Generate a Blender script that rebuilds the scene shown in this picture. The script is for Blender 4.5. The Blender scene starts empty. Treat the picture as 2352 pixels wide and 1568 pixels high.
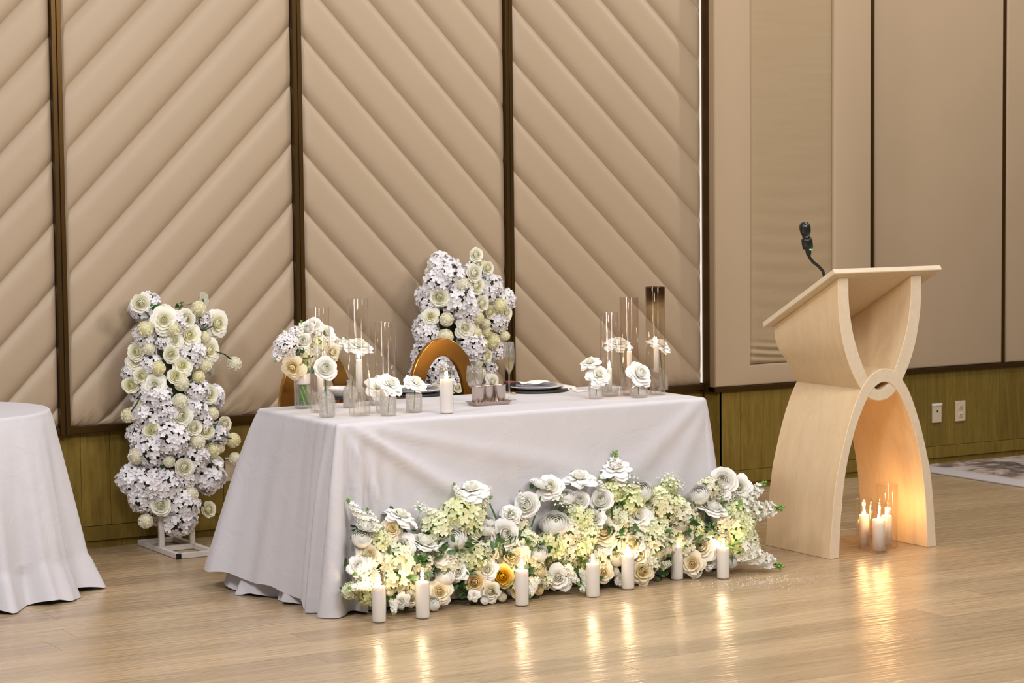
import bpy, math, random
from mathutils import Vector, Matrix, Quaternion
S = bpy.context.scene
COL = S.collection
R = random.Random(7)
PI = math.pi

# ------------------------------------------------------------------ camera
F_PX, CAM_H, PITCH, YAW, ROLL = 5000.0, 1.7, math.radians(4.0726), math.radians(59.1284), 0.01
CAM = Vector((0, 0, CAM_H))
H_FW = Vector((math.cos(YAW), math.sin(YAW), 0)); H_RT = Vector((math.sin(YAW), -math.cos(YAW), 0)); UP = Vector((0, 0, 1))
FW = H_FW*math.cos(PITCH) - UP*math.sin(PITCH)
UPC = UP*math.cos(PITCH) + H_FW*math.sin(PITCH)
RC = H_RT*math.cos(ROLL) - UPC*math.sin(ROLL)
UC = H_RT*math.sin(ROLL) + UPC*math.cos(ROLL)
cam_data = bpy.data.cameras.new('camera')
cam = bpy.data.objects.new('camera', cam_data); COL.objects.link(cam)
m = Matrix.Identity(4)
for i in range(3):
    m[i][0], m[i][1], m[i][2], m[i][3] = RC[i], UC[i], -FW[i], CAM[i]
cam.matrix_world = m
cam_data.sensor_width = 36; cam_data.lens = F_PX/2352*36
cam_data.clip_end = 100
cam_data.dof.use_dof = True; cam_data.dof.focus_distance = 9.4; cam_data.dof.aperture_fstop = 9
S.camera = cam

def ray(px, py):
    return FW*F_PX + RC*(px-1176) - UC*(py-784)
def at(px, py, Y=None, Z=None, X=None):
    "the point of a world plane that the photograph shows at this pixel"
    d = ray(px, py)
    if Y is not None: t = Y/d.y
    elif X is not None: t = X/d.x
    else: t = (Z-CAM_H)/d.z
    return CAM + d*t
def mpp(P):
    return (P-CAM).dot(FW)/F_PX

# ------------------------------------------------------------------ light
W = bpy.data.worlds.new('world'); S.world = W; W.use_nodes = True
W.node_tree.nodes['Background'].inputs[0].default_value = (1.0, 0.95, 0.93, 1)
W.node_tree.nodes['Background'].inputs[1].default_value = 0.19
S.view_settings.view_transform = 'Standard'; S.view_settings.look = 'None'
S.view_settings.gamma = 1; S.view_settings.exposure = 0.0
S.view_settings.use_curve_mapping = False
S.cycles.transparent_max_bounces = 40; S.cycles.max_bounces = 8
def area(loc, size, power, col, target):
    l = bpy.data.lights.new('unseen_overhead_light', 'AREA'); l.shape = 'DISK'; l.size = size; l.energy = power; l.color = col
    o = bpy.data.objects.new('unseen_overhead_light', l); COL.objects.link(o); o.location = loc
    o.rotation_euler = (Vector(target)-Vector(loc)).to_track_quat('-Z', 'Y').to_euler()
WARM = (1.0, 0.91, 0.82)
area((1.8, 4.2, 3.4), 0.7, 68, WARM, (2.8, 9.8, .7))
area((5.6, 4.0, 3.4), 0.7, 66, WARM, (5.2, 9.8, .7))
area((2.2, 8.5, 5.2), 0.4, 8, WARM, (2.6, 9.6, 1.0))  # this and the next: unseen lamps added near the wall for seam relief
area((5.0, 8.5, 5.2), 0.4, 8, WARM, (5.0, 9.6, 1.0))
area((10.2, 7.6, 4.4), 0.3, 58, WARM, (6.6, 9.8, 1.5))
area((4.7, 8.1, 4.6), 0.6, 26, (1.0, 0.95, 0.93), (4.7, 8.0, 0.2))  # unseen lamp added above the table to brighten the cloth top
area((4.5, 4.2, 4.2), 1.2, 78, (1.0, 0.97, 1.0), (4.6, 8.0, 0.2))
area((8.0, 5.2, 4.6), 1.2, 34, (1.0, 0.95, 0.92), (6.6, 8.0, 0.2))
area((7.3, 8.3, 4.6), 0.4, 30, (1.0, 0.93, 0.86), (6.8, 8.0, 0.2))
area((0.5, 6.4, 4.2), 1.2, 98, (0.94, 0.94, 1.0), (3.4, 8.3, 0.2))

# ------------------------------------------------------------------ helpers
def link(o, parent=None):
    COL.objects.link(o)
    if parent: o.parent = parent
    return o
def tag(o, label=None, cat=None, group=None, kind=None):
    if label: o['label'] = label
    if cat: o['category'] = cat
    if group: o['group'] = group
    if kind: o['kind'] = kind
    return o
def thing(name, label, cat, loc=(0, 0, 0), group=None, rz=0):
    o = bpy.data.objects.new(name, None); link(o); o.location = loc; o.rotation_euler.z = rz
    o.empty_display_size = 0.05
    return tag(o, label, cat, group)
def newmesh(name, V, Fc, mats, smooth=True, fm=None):
    me = bpy.data.meshes.new(name); me.from_pydata([tuple(v) for v in V], [], Fc)
    if not isinstance(mats, (list, tuple)): mats = [mats]
    for k in mats: me.materials.append(k)
    if fm: me.polygons.foreach_set('material_index', fm)
    me.polygons.foreach_set('use_smooth', [smooth]*len(me.polygons))
    me.update(); return me
def ob(name, me, parent=None, loc=(0, 0, 0), rot=None, sc=None, label=None):
    o = bpy.data.objects.new(name, me); link(o, parent); o.location = loc
    if rot is not None:
        if isinstance(rot, Quaternion): o.rotation_mode = 'QUATERNION'; o.rotation_quaternion = rot
        else: o.rotation_euler = rot
    if sc is not None: o.scale = (sc, sc, sc) if isinstance(sc, (int, float)) else sc
    if label: o['label'] = label
    return o
class MB:
    def __init__(s): s.V = []; s.F = []; s.M = []
    def add(s, V, Fc, mi=0):
        b = len(s.V); s.V += [Vector(v) for v in V]; s.F += [tuple(b+i for i in f) for f in Fc]; s.M += [mi]*len(Fc)
    def box(s, a, b, mi=0, bev=0.0):
        x0, y0, z0 = a; x1, y1, z1 = b
        if bev <= 0:
            V = [(x, y, z) for z in (z0, z1) for y in (y0, y1) for x in (x0, x1)]
            s.add(V, [(0, 2, 3, 1), (4, 5, 7, 6), (0, 1, 5, 4), (2, 6, 7, 3), (0, 4, 6, 2), (1, 3, 7, 5)], mi); return
        V = []; idx = {}
        for sx in (0, 1):
            for sy in (0, 1):
                for sz in (0, 1):
                    c = (x1 if sx else x0, y1 if sy else y0, z1 if sz else z0)
                    d = (-bev if sx else bev, -bev if sy else bev, -bev if sz else bev)
                    for ax in range(3):
                        p = [c[i] + (0 if i == ax else d[i]) for i in range(3)]
                        idx[(sx, sy, sz, ax)] = len(V); V.append(p)
        Fc = []
        for ax in range(3):
            o1, o2 = [i for i in range(3) if i != ax]
            for sv in (0, 1):
                q = []
                for (p, r) in ((0, 0), (1, 0), (1, 1), (0, 1)):
                    k = [0, 0, 0]; k[ax] = sv; k[o1] = p; k[o2] = r; q.append(idx[tuple(k)+(ax,)])
                flip = (sv == 0) ^ (ax == 1)
                Fc.append(tuple(q[::-1]) if flip else tuple(q))
            for p in (0, 1):
                for r in (0, 1):
                    k0 = [0, 0, 0]; k1 = [0, 0, 0]; k0[ax] = 0; k1[ax] = 1
                    k0[o1] = k1[o1] = p; k0[o2] = k1[o2] = r
                    Fc.append((idx[tuple(k0)+(o1,)], idx[tuple(k1)+(o1,)], idx[tuple(k1)+(o2,)], idx[tuple(k0)+(o2,)]))
        for sx in (0, 1):
            for sy in (0, 1):
                for sz in (0, 1): Fc.append(tuple(idx[(sx, sy, sz, a)] for a in range(3)))
        s.add(V, Fc, mi)
    def tube(s, pts, rad, n=8, mi=0, cap=True):
        pts = [Vector(p) for p in pts]; k = len(pts)
        rs = rad if isinstance(rad, (list, tuple)) else [rad]*k
        V = []; up = None
        for i, p in enumerate(pts):
            t = (pts[min(i+1, k-1)]-pts[max(i-1, 0)]).normalized()
            if up is None: up = t.orthogonal().normalized()
            a = (up - t*up.dot(t)).normalized(); up = a; b = t.cross(a)
            for j in range(n):
                an = 2*PI*j/n; V.append(p + (a*math.cos(an)+b*math.sin(an))*rs[i])
        Fc = [(i*n+j, i*n+(j+1) % n, (i+1)*n+(j+1) % n, (i+1)*n+j) for i in range(k-1) for j in range(n)]
        if cap: Fc += [tuple(range(n))[::-1], tuple((k-1)*n+j for j in range(n))]
        s.add(V, Fc, mi)
    def lathe(s, prof, n=24, mi=0, c=(0, 0, 0), close=False, fn=None):
        V = []
        for (r, z) in prof:
            for j in range(n):
                a = 2*PI*j/n; rr = r if fn is None else fn(r, z, a)
                V.append((c[0]+rr*math.cos(a), c[1]+rr*math.sin(a), c[2]+z))
        k = len(prof)
        Fc = [(i*n+j, i*n+(j+1) % n, (i+1)*n+(j+1) % n, (i+1)*n+j) for i in range(k-1) for j in range(n)]
        if close: Fc += [((k-1)*n+j, (k-1)*n+(j+1) % n, (j+1) % n, j) for j in range(n)]
        s.add(V, Fc, mi)
    def disc(s, c, r, n=20, mi=0, up=1):
        V = [(c[0]+r*math.cos(2*PI*j/n), c[1]+r*math.sin(2*PI*j/n), c[2]) for j in range(n)]
        s.add(V, [tuple(range(n)) if up > 0 else tuple(range(n))[::-1]], mi)
    def mesh(s, name, mats, smooth=True): return newmesh(name, s.V, s.F, mats, smooth, s.M)
    def ob(s, name, mats, parent=None, smooth=True, loc=(0, 0, 0), label=None, rot=None):
        return ob(name, s.mesh(name, mats, smooth), parent, loc, rot, None, label)

# ------------------------------------------------------------------ materials
def srgb(r, g, b):
    f = lambda c: (c/255/12.92) if c/255 <= .04045 else ((c/255+.055)/1.055)**2.4
    return (f(r), f(g), f(b), 1)
class N:
    def __init__(s, name):
        s.m = bpy.data.materials.new(name); s.m.use_nodes = True; s.t = s.m.node_tree
        s.b = s.t.nodes['Principled BSDF']; s.out = s.t.nodes['Material Output']
    def n(s, ty, **kw):
        k = s.t.nodes.new(ty)
        for a, v in kw.items():
            if hasattr(k, a): setattr(k, a, v)
        return k
    def l(s, a, b): s.t.links.new(a, b)
    def coord(s, kind='Object', scale=(1, 1, 1)):
        c = s.n('ShaderNodeTexCoord'); mp = s.n('ShaderNodeMapping'); mp.inputs['Scale'].default_value = scale
        s.l(c.outputs[kind], mp.inputs[0]); return mp.outputs[0]
    def noise(s, vec, scale, detail=3, rough=.5, dist=0):
        k = s.n('ShaderNodeTexNoise'); k.inputs['Scale'].default_value = scale; k.inputs['Detail'].default_value = detail
        k.inputs['Roughness'].default_value = rough; k.inputs['Distortion'].default_value = dist
        if vec is not None: s.l(vec, k.inputs['Vector'])
        return k.outputs[0]
    def ramp(s, fac, stops):
        k = s.n('ShaderNodeValToRGB'); e = k.color_ramp.elements
        while len(e) < len(stops): e.new(.5)
        for i, (p, c) in enumerate(stops): e[i].position = p; e[i].color = c
        s.l(fac, k.inputs[0]); return k.outputs[0]
    def mix(s, a, b, fac, mode='MIX'):
        k = s.n('ShaderNodeMix'); k.data_type = 'RGBA'; k.blend_type = mode
        for v, i in ((fac, 0), (a, 6), (b, 7)):
            if isinstance(v, (int, float)): k.inputs[i].default_value = v
            elif isinstance(v, tuple): k.inputs[i].default_value = v
            else: s.l(v, k.inputs[i])
        return k.outputs[2]
    def bump(s, h, strength=.2, dist=.002):
        k = s.n('ShaderNodeBump'); k.inputs['Strength'].default_value = strength; k.inputs['Distance'].default_value = dist
        s.l(h, k.inputs['Height']); s.l(k.outputs[0], s.b.inputs['Normal'])
    def set(s, **kw):
        for a, v in kw.items():
            i = s.b.inputs[a.replace('_', ' ')]
            if hasattr(v, 'is_linked'): s.l(v, i)
            else: i.default_value = v
        return s
    def rnd(s):
        return s.n('ShaderNodeObjectInfo').outputs['Random']
def plain(name, col, rough=.5, metal=0, **kw):
    k = N(name); v = k.coord(scale=(1, 1, 1)); nz = k.noise(v, 30, 3)
    c = k.mix(tuple(x*.9 for x in col[:3])+(1,), tuple(min(1, x*1.08) for x in col[:3])+(1,), nz)
    k.set(Base_Color=c, Roughness=rough, Metallic=metal, **kw); return k.m

def mat_fabric(name, col, scale=(1, 1, 1), weave=700, b=.15, var=.08, rough=.75):
    k = N(name); v = k.coord('Object', scale)
    n1 = k.noise(v, weave, 2); n2 = k.noise(v, 3, 3)
    lo = tuple(x*(1-var) for x in col[:3])+(1,); hi = tuple(min(1, x*(1+var)) for x in col[:3])+(1,)
    c = k.mix(lo, hi, n1); c = k.mix(c, k.mix(lo, hi, n2), .5)
    k.set(Base_Color=c, Roughness=rough, Sheen_Weight=.1, Sheen_Roughness=.4); k.bump(n1, b, .001); return k.m
PAD = mat_fabric('padded_wall_vinyl', (.405, .307, .205, 1), weave=420, b=.10, rough=.46)
PAD2 = mat_fabric('smooth_wall_fabric', (.42, .312, .200, 1), weave=420, b=.12)
SILK = mat_fabric('ribbed_silk_fabric', (.36, .265, .155, 1), scale=(1, 1, 12), weave=60, b=.5, var=.13)
def mat_wood(name, c1, c2, grain=(1, 1, 1), rough=.5, sc=6, rv=.12, b=.1, spec=.5, ripple=0):
    k = N(name); c = k.n('ShaderNodeTexCoord'); mp = k.n('ShaderNodeMapping'); mp.inputs['Scale'].default_value = grain
    k.l(c.outputs['Object'], mp.inputs[0])
    r = k.rnd(); cx = k.n('ShaderNodeCombineXYZ'); mu = k.n('ShaderNodeMath', operation='MULTIPLY'); mu.inputs[1].default_value = 37
    k.l(r, mu.inputs[0]); k.l(mu.outputs[0], cx.inputs[0]); k.l(mu.outputs[0], cx.inputs[2]); k.l(mu.outputs[0], cx.inputs[1]); k.l(cx.outputs[0], mp.inputs['Location'])
    n1 = k.noise(mp.outputs[0], sc, 6, .6, 1.2); n2 = k.noise(mp.outputs[0], sc*9, 3, .6)
    f = k.mix((0, 0, 0, 1), (1, 1, 1, 1), n1); f2 = k.mix(n1, n2, .35)
    rr = k.ramp(f2, [(.32, c1), (.66, c2)])
    hs = k.n('ShaderNodeHueSaturation'); mr = k.n('ShaderNodeMapRange'); mr.inputs[3].default_value = 1-rv; mr.inputs[4].default_value = 1+rv
    k.l(r, mr.inputs[0]); k.l(mr.outputs[0], hs.inputs['Value']); k.l(rr, hs.inputs['Color'])
    k.set(Base_Color=hs.outputs[0], Roughness=rough, Specular_IOR_Level=spec); k.bump(f2, b, .002)
    if ripple:
        g = k.n('ShaderNodeNewGeometry'); m2 = k.n('ShaderNodeMapping'); m2.inputs['Scale'].default_value = (2.2, 16, 1); k.l(g.outputs['Position'], m2.inputs[0])
        nz = k.noise(m2.outputs[0], 2.2, 2, .5); bb = k.n('ShaderNodeBump'); bb.inputs['Strength'].default_value = ripple; bb.inputs['Distance'].default_value = .006
        k.l(nz, bb.inputs['Height']); old = k.b.inputs['Normal'].links[0].from_socket; k.l(old, bb.inputs['Normal']); k.l(bb.outputs[0], k.b.inputs['Normal'])
    return k.m
FLOOR = mat_wood('floor_oak', (.36, .25, .135, 1), (.50, .37, .23, 1), (.5, 5, 1), rough=.25, sc=3, rv=.14, b=.12, ripple=.9)
WAIN = mat_wood('wainscot_oak', (.13, .086, .013, 1), (.235, .16, .036, 1), (7, 1, .6), rough=.6, sc=4, rv=.1, spec=.12)
LECT = mat_wood('lectern_maple', (.72, .53, .31, 1), (.81, .63, .40, 1), (5, 5, .5), rough=.42, sc=4, rv=.02, b=.04)
LEDGE = mat_wood('lectern_edge', (.70, .57, .40, 1), (.78, .66, .49, 1), (3, 3, 3), rough=.5, sc=9, rv=.02, b=.03)
BRONZE = plain('bronze_trim', (.075, .040, .010, 1), .34, .7, Specular_IOR_Level=.2)
DARK = plain('dark_gap', (.012, .009, .006, 1), .7)
GOLD = plain('gold_chair_metal', (.50, .24, .055, 1), .22, 1.0)
GOLD2 = plain('gold_cutlery', (.80, .52, .20, 1), .25, 1.0)
STEEL = plain('brushed_steel', (.55, .47, .42, 1), .28, 1.0)
BLACK = plain('black_plastic', (.01, .01, .011, 1), .3)
BLACKCLOTH = plain('black_charger', (.012, .011, .013, 1), .35)
WHITEM = plain('white_metal', (.70, .66, .62, 1), .35)
PORC = plain('porcelain', (.78, .76, .74, 1), .15)
GREYN = mat_fabric('grey_napkin', (.24, .26, .33, 1), weave=500, b=.2)
WNAP = mat_fabric('white_napkin', (.80, .78, .77, 1), weave=500, b=.2)
OUTM = plain('outlet_plastic', (.60, .50, .35, 1), .35)
CUSH = plain('chair_cushion', (.75, .72, .68, 1), .6)
REDW = plain('dark_red_wood', (.10, .03, .015, 1), .35)
def mat_cloth():
    k = N('tablecloth_cotton'); v = k.coord('Object'); n1 = k.noise(v, 500, 2); n2 = k.noise(v, 7, 4, .6, 1.0)
    k.set(Base_Color=k.mix((.58, .565, .595, 1), (.62, .605, .635, 1), n2), Roughness=.7, Sheen_Weight=.1)
    bb = k.n('ShaderNodeBump'); bb.inputs['Strength'].default_value = .35; bb.inputs['Distance'].default_value = .012
    k.l(n2, bb.inputs['Height']); b2 = k.n('ShaderNodeBump'); b2.inputs['Strength'].default_value = .15; b2.inputs['Distance'].default_value = .001
    k.l(n1, b2.inputs['Height']); k.l(bb.outputs[0], b2.inputs['Normal']); k.l(b2.outputs[0], k.b.inputs['Normal']); return k.m
CLOTH = mat_cloth()
def mat_petal(name, centre, edge, r0=.1, r1=.7, tr=.16):
    k = N(name); c = k.n('ShaderNodeTexCoord'); ln = k.n('ShaderNodeVectorMath', operation='LENGTH')
    k.l(c.outputs['Object'], ln.inputs[0])
    col = k.ramp(ln.outputs['Value'], [(r0, centre), (r1, edge)])
    r = k.rnd(); hs = k.n('ShaderNodeHueSaturation'); mr = k.n('ShaderNodeMapRange'); mr.inputs[3].default_value = .7; mr.inputs[4].default_value = 1.35
    k.l(r, mr.inputs[0]); k.l(mr.outputs[0], hs.inputs['Saturation']); k.l(col, hs.inputs['Color'])
    k.set(Base_Color=hs.outputs[0], Roughness=.55, Specular_IOR_Level=.25)
    t = k.n('ShaderNodeBsdfTranslucent'); k.l(hs.outputs[0], t.inputs[0]); mx = k.n('ShaderNodeMixShader'); mx.inputs[0].default_value = tr
    k.l(k.b.outputs[0], mx.inputs[1]); k.l(t.outputs[0], mx.inputs[2]); k.l(mx.outputs[0], k.out.inputs[0]); return k.m
P_WHITE = mat_petal('petal_white', (.93, .925, .83, 1), (.95, .945, .925, 1), .3, .9)
P_SILKW = mat_petal('petal_ivory', (.92, .90, .66, 1), (.95, .94, .84, 1), .3, .9)
P_CREAM = mat_petal('petal_cream', (.87, .76, .50, 1), (.90, .84, .68, 1), .4, .9)
P_YEL = mat_petal('petal_yellow', (.82, .56, .16, 1), (.88, .74, .40, 1), .4, .9)
P_HYW = mat_petal('hydrangea_white', (.74, .72, .68, 1), (.94, .92, .94, 1), .5, .85)
P_HYG = mat_petal('hydrangea_green', (.46, .53, .13, 1), (.88, .90, .64, 1), .5, .95)
P_HYC = mat_petal('hydrangea_cream', (.66, .60, .28, 1), (.87, .85, .68, 1), .5, .98)
P_MUM = mat_petal('pompom_ivory', (.82, .78, .46, 1), (.93, .90, .72, 1), .6, .9)
GREEN = plain('leaf_green', (.05, .13, .03, 1), .45)
GREENL = plain('bud_green', (.20, .36, .07, 1), .5)
STEM = plain('stem_green', (.06, .15, .025, 1), .45)
STEMD = plain('stem_dark', (.035, .045, .02, 1), .5)
def mat_glass(name, tint=(1, 1, 1, 1), rough=.02, ior=1.45, gain=1.0, bump=0, soot=None, bs=60, refr=0, milk=0):
    k = N(name); k.t.nodes.remove(k.b)
    tr = k.n('ShaderNodeBsdfTransparent'); tr.inputs[0].default_value = tint
    gl = k.n('ShaderNodeBsdfGlossy'); gl.inputs['Roughness'].default_value = rough
    fr = k.n('ShaderNodeLayerWeight'); fr.inputs[0].default_value = .5
    pw = k.n('ShaderNodeMath', operation='POWER'); pw.inputs[1].default_value = 4.0; k.l(fr.outputs['Facing'], pw.inputs[0])
    mu = k.n('ShaderNodeMath', operation='MULTIPLY_ADD'); mu.inputs[1].default_value = .50*gain; mu.inputs[2].default_value = .024*gain*(ior-1)/.45; mu.use_clamp = True
    k.l(pw.outputs[0], mu.inputs[0]); mx = k.n('ShaderNodeMixShader')
    k.l(mu.outputs[0], mx.inputs[0]); k.l(tr.outputs[0], mx.inputs[1]); k.l(gl.outputs[0], mx.inputs[2]); k.l(mx.outputs[0], k.out.inputs[0])
    if bump:
        v = k.coord('Object'); vo = k.n('ShaderNodeTexVoronoi'); vo.inputs['Scale'].default_value = bs; k.l(v, vo.inputs['Vector'])
        bb = k.n('ShaderNodeBump'); bb.inputs['Strength'].default_value = bump; bb.inputs['Distance'].default_value = .006
        k.l(vo.outputs['Distance'], bb.inputs['Height']); k.l(bb.outputs[0], gl.inputs['Normal']); k.l(bb.outputs[0], fr.inputs['Normal'])
        c = k.ramp(vo.outputs['Distance'], [(.1, tint), (.7, tuple(x*.965 for x in tint[:3])+(1,))]); k.l(c, tr.inputs[0])
    if soot:
        c = k.n('ShaderNodeTexCoord'); sp = k.n('ShaderNodeSeparateXYZ'); k.l(c.outputs['Object'], sp.inputs[0])
        nz = k.noise(c.outputs['Object'], 18, 2); ad = k.n('ShaderNodeMath', operation='MULTIPLY_ADD'); ad.inputs[1].default_value = .08
        k.l(nz, ad.inputs[0]); k.l(sp.outputs[2], ad.inputs[2])
        k.l(k.ramp(ad.outputs[0], soot), tr.inputs[0])
    if milk:
        df = k.n('ShaderNodeBsdfDiffuse'); df.inputs[0].default_value = (1, .98, .96, 1); m3 = k.n('ShaderNodeMixShader'); m3.inputs[0].default_value = milk
        k.l(mx.outputs[0], m3.inputs[1]); k.l(df.outputs[0], m3.inputs[2]); mx = m3; k.l(mx.outputs[0], k.out.inputs[0])
    if refr:
        g = k.n('ShaderNodeBsdfGlass'); g.inputs['IOR'].default_value = 1.33; g.inputs['Roughness'].default_value = .0; g.inputs['Color'].default_value = tint
        if bump: k.l(bb.outputs[0], g.inputs['Normal'])
        m2 = k.n('ShaderNodeMixShader'); m2.inputs[0].default_value = refr
        k.l(mx.outputs[0], m2.inputs[1]); k.l(g.outputs[0], m2.inputs[2]); k.l(m2.outputs[0], k.out.inputs[0])
    return k.m
GLASS = mat_glass('clear_glass', (.985, .975, .96, 1), gain=1.25, rough=.05)
GLASSV = mat_glass('vase_glass', (.998, .996, .99, 1), gain=1.1, rough=.04, refr=.2, milk=.03)
GLASST = mat_glass('textured_glass', (1, .995, .985, 1), gain=1.5, bump=1.0, bs=150, rough=.08, refr=.25, milk=.10)
GLASSJ = mat_glass('jar_glass', (.985, .975, .96, 1), gain=2.4, rough=.04)
GLASSS = mat_glass('sooty_glass', gain=1.1, soot=[(.30, (.955, .935, .91, 1)), (.43, (.92, .88, .80, 1)), (.50, (.50, .42, .30, 1))])
GLASSG = mat_glass('smoky_glass', (.95, .92, .89, 1), gain=1.2, rough=.05)
WATER = mat_glass('water', (.99, .99, .98, 1), ior=1.33, gain=.8)
CHAMP = mat_glass('champagne', (.93, .88, .62, 1), ior=1.33, gain=.8)
def mat_wax():
    k = N('candle_wax'); n = k.noise(k.coord('Object'), 20, 3)
    k.set(Base_Color=k.mix((.80, .78, .75, 1), (.86, .84, .81, 1), n), Roughness=.45, Subsurface_Weight=.35, Subsurface_Radius=(.03, .02, .012), Subsurface_Scale=.6)
    return k.m
WAX = mat_wax()
def mat_emit(name, col, st, see=0.0):
    k = N(name); k.t.nodes.remove(k.b); e = k.n('ShaderNodeEmission'); e.inputs[0].default_value = col; e.inputs[1].default_value = st
    if see:
        t = k.n('ShaderNodeBsdfTransparent'); a = k.n('ShaderNodeAddShader'); k.l(e.outputs[0], a.inputs[0]); k.l(t.outputs[0], a.inputs[1]); k.l(a.outputs[0], k.out.inputs[0])
    else: k.l(e.outputs[0], k.out.inputs[0])
    return k.m
FLAME = mat_emit('candle_flame', (1.0, .80, .50, 1), 30, 1)
LED = mat_emit('led_strip', (1.0, .88, .76, 1), 1.0)
GLED = mat_emit('green_led', (.1, 1, .45, 1), 3)

# ------------------------------------------------------------------ setting: floor
fl = MB(); fl.box((-6, -5, -.12), (16, 9.97, -.006))
floor = tag(fl.ob('floor', FLOOR, None, False), kind='structure')
PW = .19; rows = [5.05+PW*i for i in range(26)]
pmesh = {}
for i, y in enumerate(rows):
    x = 1.0+R.uniform(0, 1.0)
    while x < 12.0:
        L = R.choice((1.2, 1.5, 1.8, 2.1))
        if y < 7.0 and x > 10: break
        if L not in pmesh:
            b = MB(); b.box((0, 0, -.006), (L-.0012, PW-.001, 0), bev=.0006); pmesh[L] = b.mesh('plank', FLOOR, False)
        y2 = y
        ob('plank', pmesh[L], floor, (x, y2, 0)); x += L

# ------------------------------------------------------------------ setting: back wall
WT = 3.6
wb = MB(); wb.box((-2, 9.87, 0), (8.20, 10.07, 4.6)); wb.box((7.16, 9.74, 0), (8.20, 9.87, 4.6)); wb.box((8.20, 9.945, 0), (13, 10.07, 4.6))
wall = tag(wb.ob('wall_back', DARK, None, False), kind='structure')
PITCHZ = .2882
def panel(x0, x1, zs_left, slope, top=WT, bot=.592):
    b = MB(); b.box((x0, 9.838, bot), (x1, 9.87, top)); pn = b.ob('upholstered_panel', PAD, wall, False)
    drop = slope*(x1-x0); z0 = zs_left
    while z0 > bot - abs(drop) - .6: z0 -= PITCHZ
    nx, nz = 18, 12
    while True:
        lo = z0 + (drop if slope < 0 else 0)
        if lo > top: break
        hi = z0+PITCHZ+(drop if slope > 0 else 0)
        if hi > bot+.004:
            V = []; Fc = []
            for i in range(nx+1):
                u = i/nx; u = .5-.5*math.cos(PI*u)
                x = x0+.001+(x1-x0-.002)*u; zb = z0+slope*(x-x0)
                for j in range(nz+1):
                    v = .5-.5*math.cos(PI*j/nz); z = zb+PITCHZ*v
                    zc = min(max(z, bot), top)
                    vv = (zc-zb)/PITCHZ if zc != z else v; vv = min(max(vv, 0), 1)
                    d = (1-abs(2*vv-1)**5)*.026
                    ex = min(1, math.sqrt(max(0, min(x-x0, x1-x))/.022)); ez = min(1, math.sqrt(max(0, min(zc-bot, top-zc))/.022))
                    V.append((x, 9.836-d*min(1, ex*.85+.15)*ez, zc))
            def q(i, j): return i*(nz+1)+j
            for i in range(nx):
                for j in range(nz):
                    f = (q(i, j), q(i+1, j), q(i+1, j+1), q(i, j+1))
                    if abs(V[f[0]][2]-V[f[3]][2])+abs(V[f[1]][2]-V[f[2]][2]) > 1e-5: Fc.append(f)
            if Fc:
                used = sorted({k for f in Fc for k in f}); mp = {k: n for n, k in enumerate(used)}
                ob('padded_strip', newmesh('padded_strip', [V[k] for k in used], [tuple(mp[k] for k in f) for f in Fc], PAD), pn)
        z0 += PITCHZ
panel(1.02, 2.19, .711, 1.03)
panel(2.235, 3.390, .685-1.03*1.155, 1.03)
panel(3.437, 4.617, .999, 1.025)
panel(4.664, 5.836, 2.190, -1.04)
panel(5.877, 7.098, 2.092, -.955)
def vtrim(n, xa, xb, yf=9.795, z0=.555, yb=9.87):
    mx = (xa+xb)/2; b = MB()
    b.box((xa, yf, z0), (mx-.002, yb, WT), bev=.0012); b.box((mx+.002, yf, z0), (xb, yb, WT), bev=.0012)
    b.box((mx-.002, yf+.006, z0), (mx+.002, yb, WT), 1)
    tag(b.ob('trim_%d' % n, [BRONZE, DARK], None, False), kind='structure')
vtrim(1, 2.190, 2.235); vtrim(2, 3.390, 3.437); vtrim(3, 4.617, 4.664); vtrim(4, 5.836, 5.877)
def rail(n, x0, x1, yf, z0=.560, z1=.592):
    b = MB(); b.box((x0, yf, z0), (x1, yf+.07, z1), bev=.0015)
    tag(b.ob('trim_%d' % n, BRONZE, None, False), kind='structure')
rail(5, 1.0, 3.390, 9.803); rail(6, 3.437, 4.617, 9.803); rail(7, 4.664, 5.836, 9.803); rail(8, 5.877, 7.105, 9.803)
# pilaster with the smooth padded frame and the inset silk panel
b = MB(); b.box((7.105, 9.715, .548), (7.16, 9.87, WT), bev=.002)
tag(b.ob('trim_9', BRONZE, None, False), kind='structure')
rail(10, 7.105, 8.21, 9.695, .553, .580)
b = MB()
def frame_panel(b, x0, x1, z0, z1, y, t=.03, e=.012):
    "a padded slab with a rounded front edge"
    ring = lambda d, yy: [(x0+d, yy, z0+d), (x1-d, yy, z0+d), (x1-d, yy, z1-d), (x0+d, yy, z1-d)]
    prof = [(0, y+t), (0, y+e)] + [(e*(1-math.cos(a)), y+e*(1-math.sin(a))) for a in (PI/8, PI/4, 3*PI/8, PI/2)]
    V = [v for p in prof for v in ring(*p)]
    Fc = [(i*4+j, i*4+(j+1) % 4, (i+1)*4+(j+1) % 4, (i+1)*4+j) for i in range(len(prof)-1) for j in range(4)]
    Fc.append(tuple((len(prof)-1)*4+j for j in range(4))); b.add(V, Fc)
e = .010
outer = [(7.104, .582), (8.215, .582), (8.215, WT), (7.104, WT)]
inner = [(7.350, .694), (7.946, .694), (7.946, WT), (7.350, WT)]
def rg(o, i, f, y): return [((a[0]+(c[0]-a[0])*f), y, (a[1]+(c[1]-a[1])*f)) for a, c in zip(o, i)]
def offs(poly, d, sgn):
    (xa, za), (xb, _), (_, zb), _ = poly
    return [(xa+d*sgn, za+d*sgn), (xb-d*sgn, za+d*sgn), (xb-d*sgn, zb), (xa+d*sgn, zb)]
rings = [[(x, 9.75, z) for x, z in outer], [(x, 9.700+e, z) for x, z in outer]]
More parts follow.
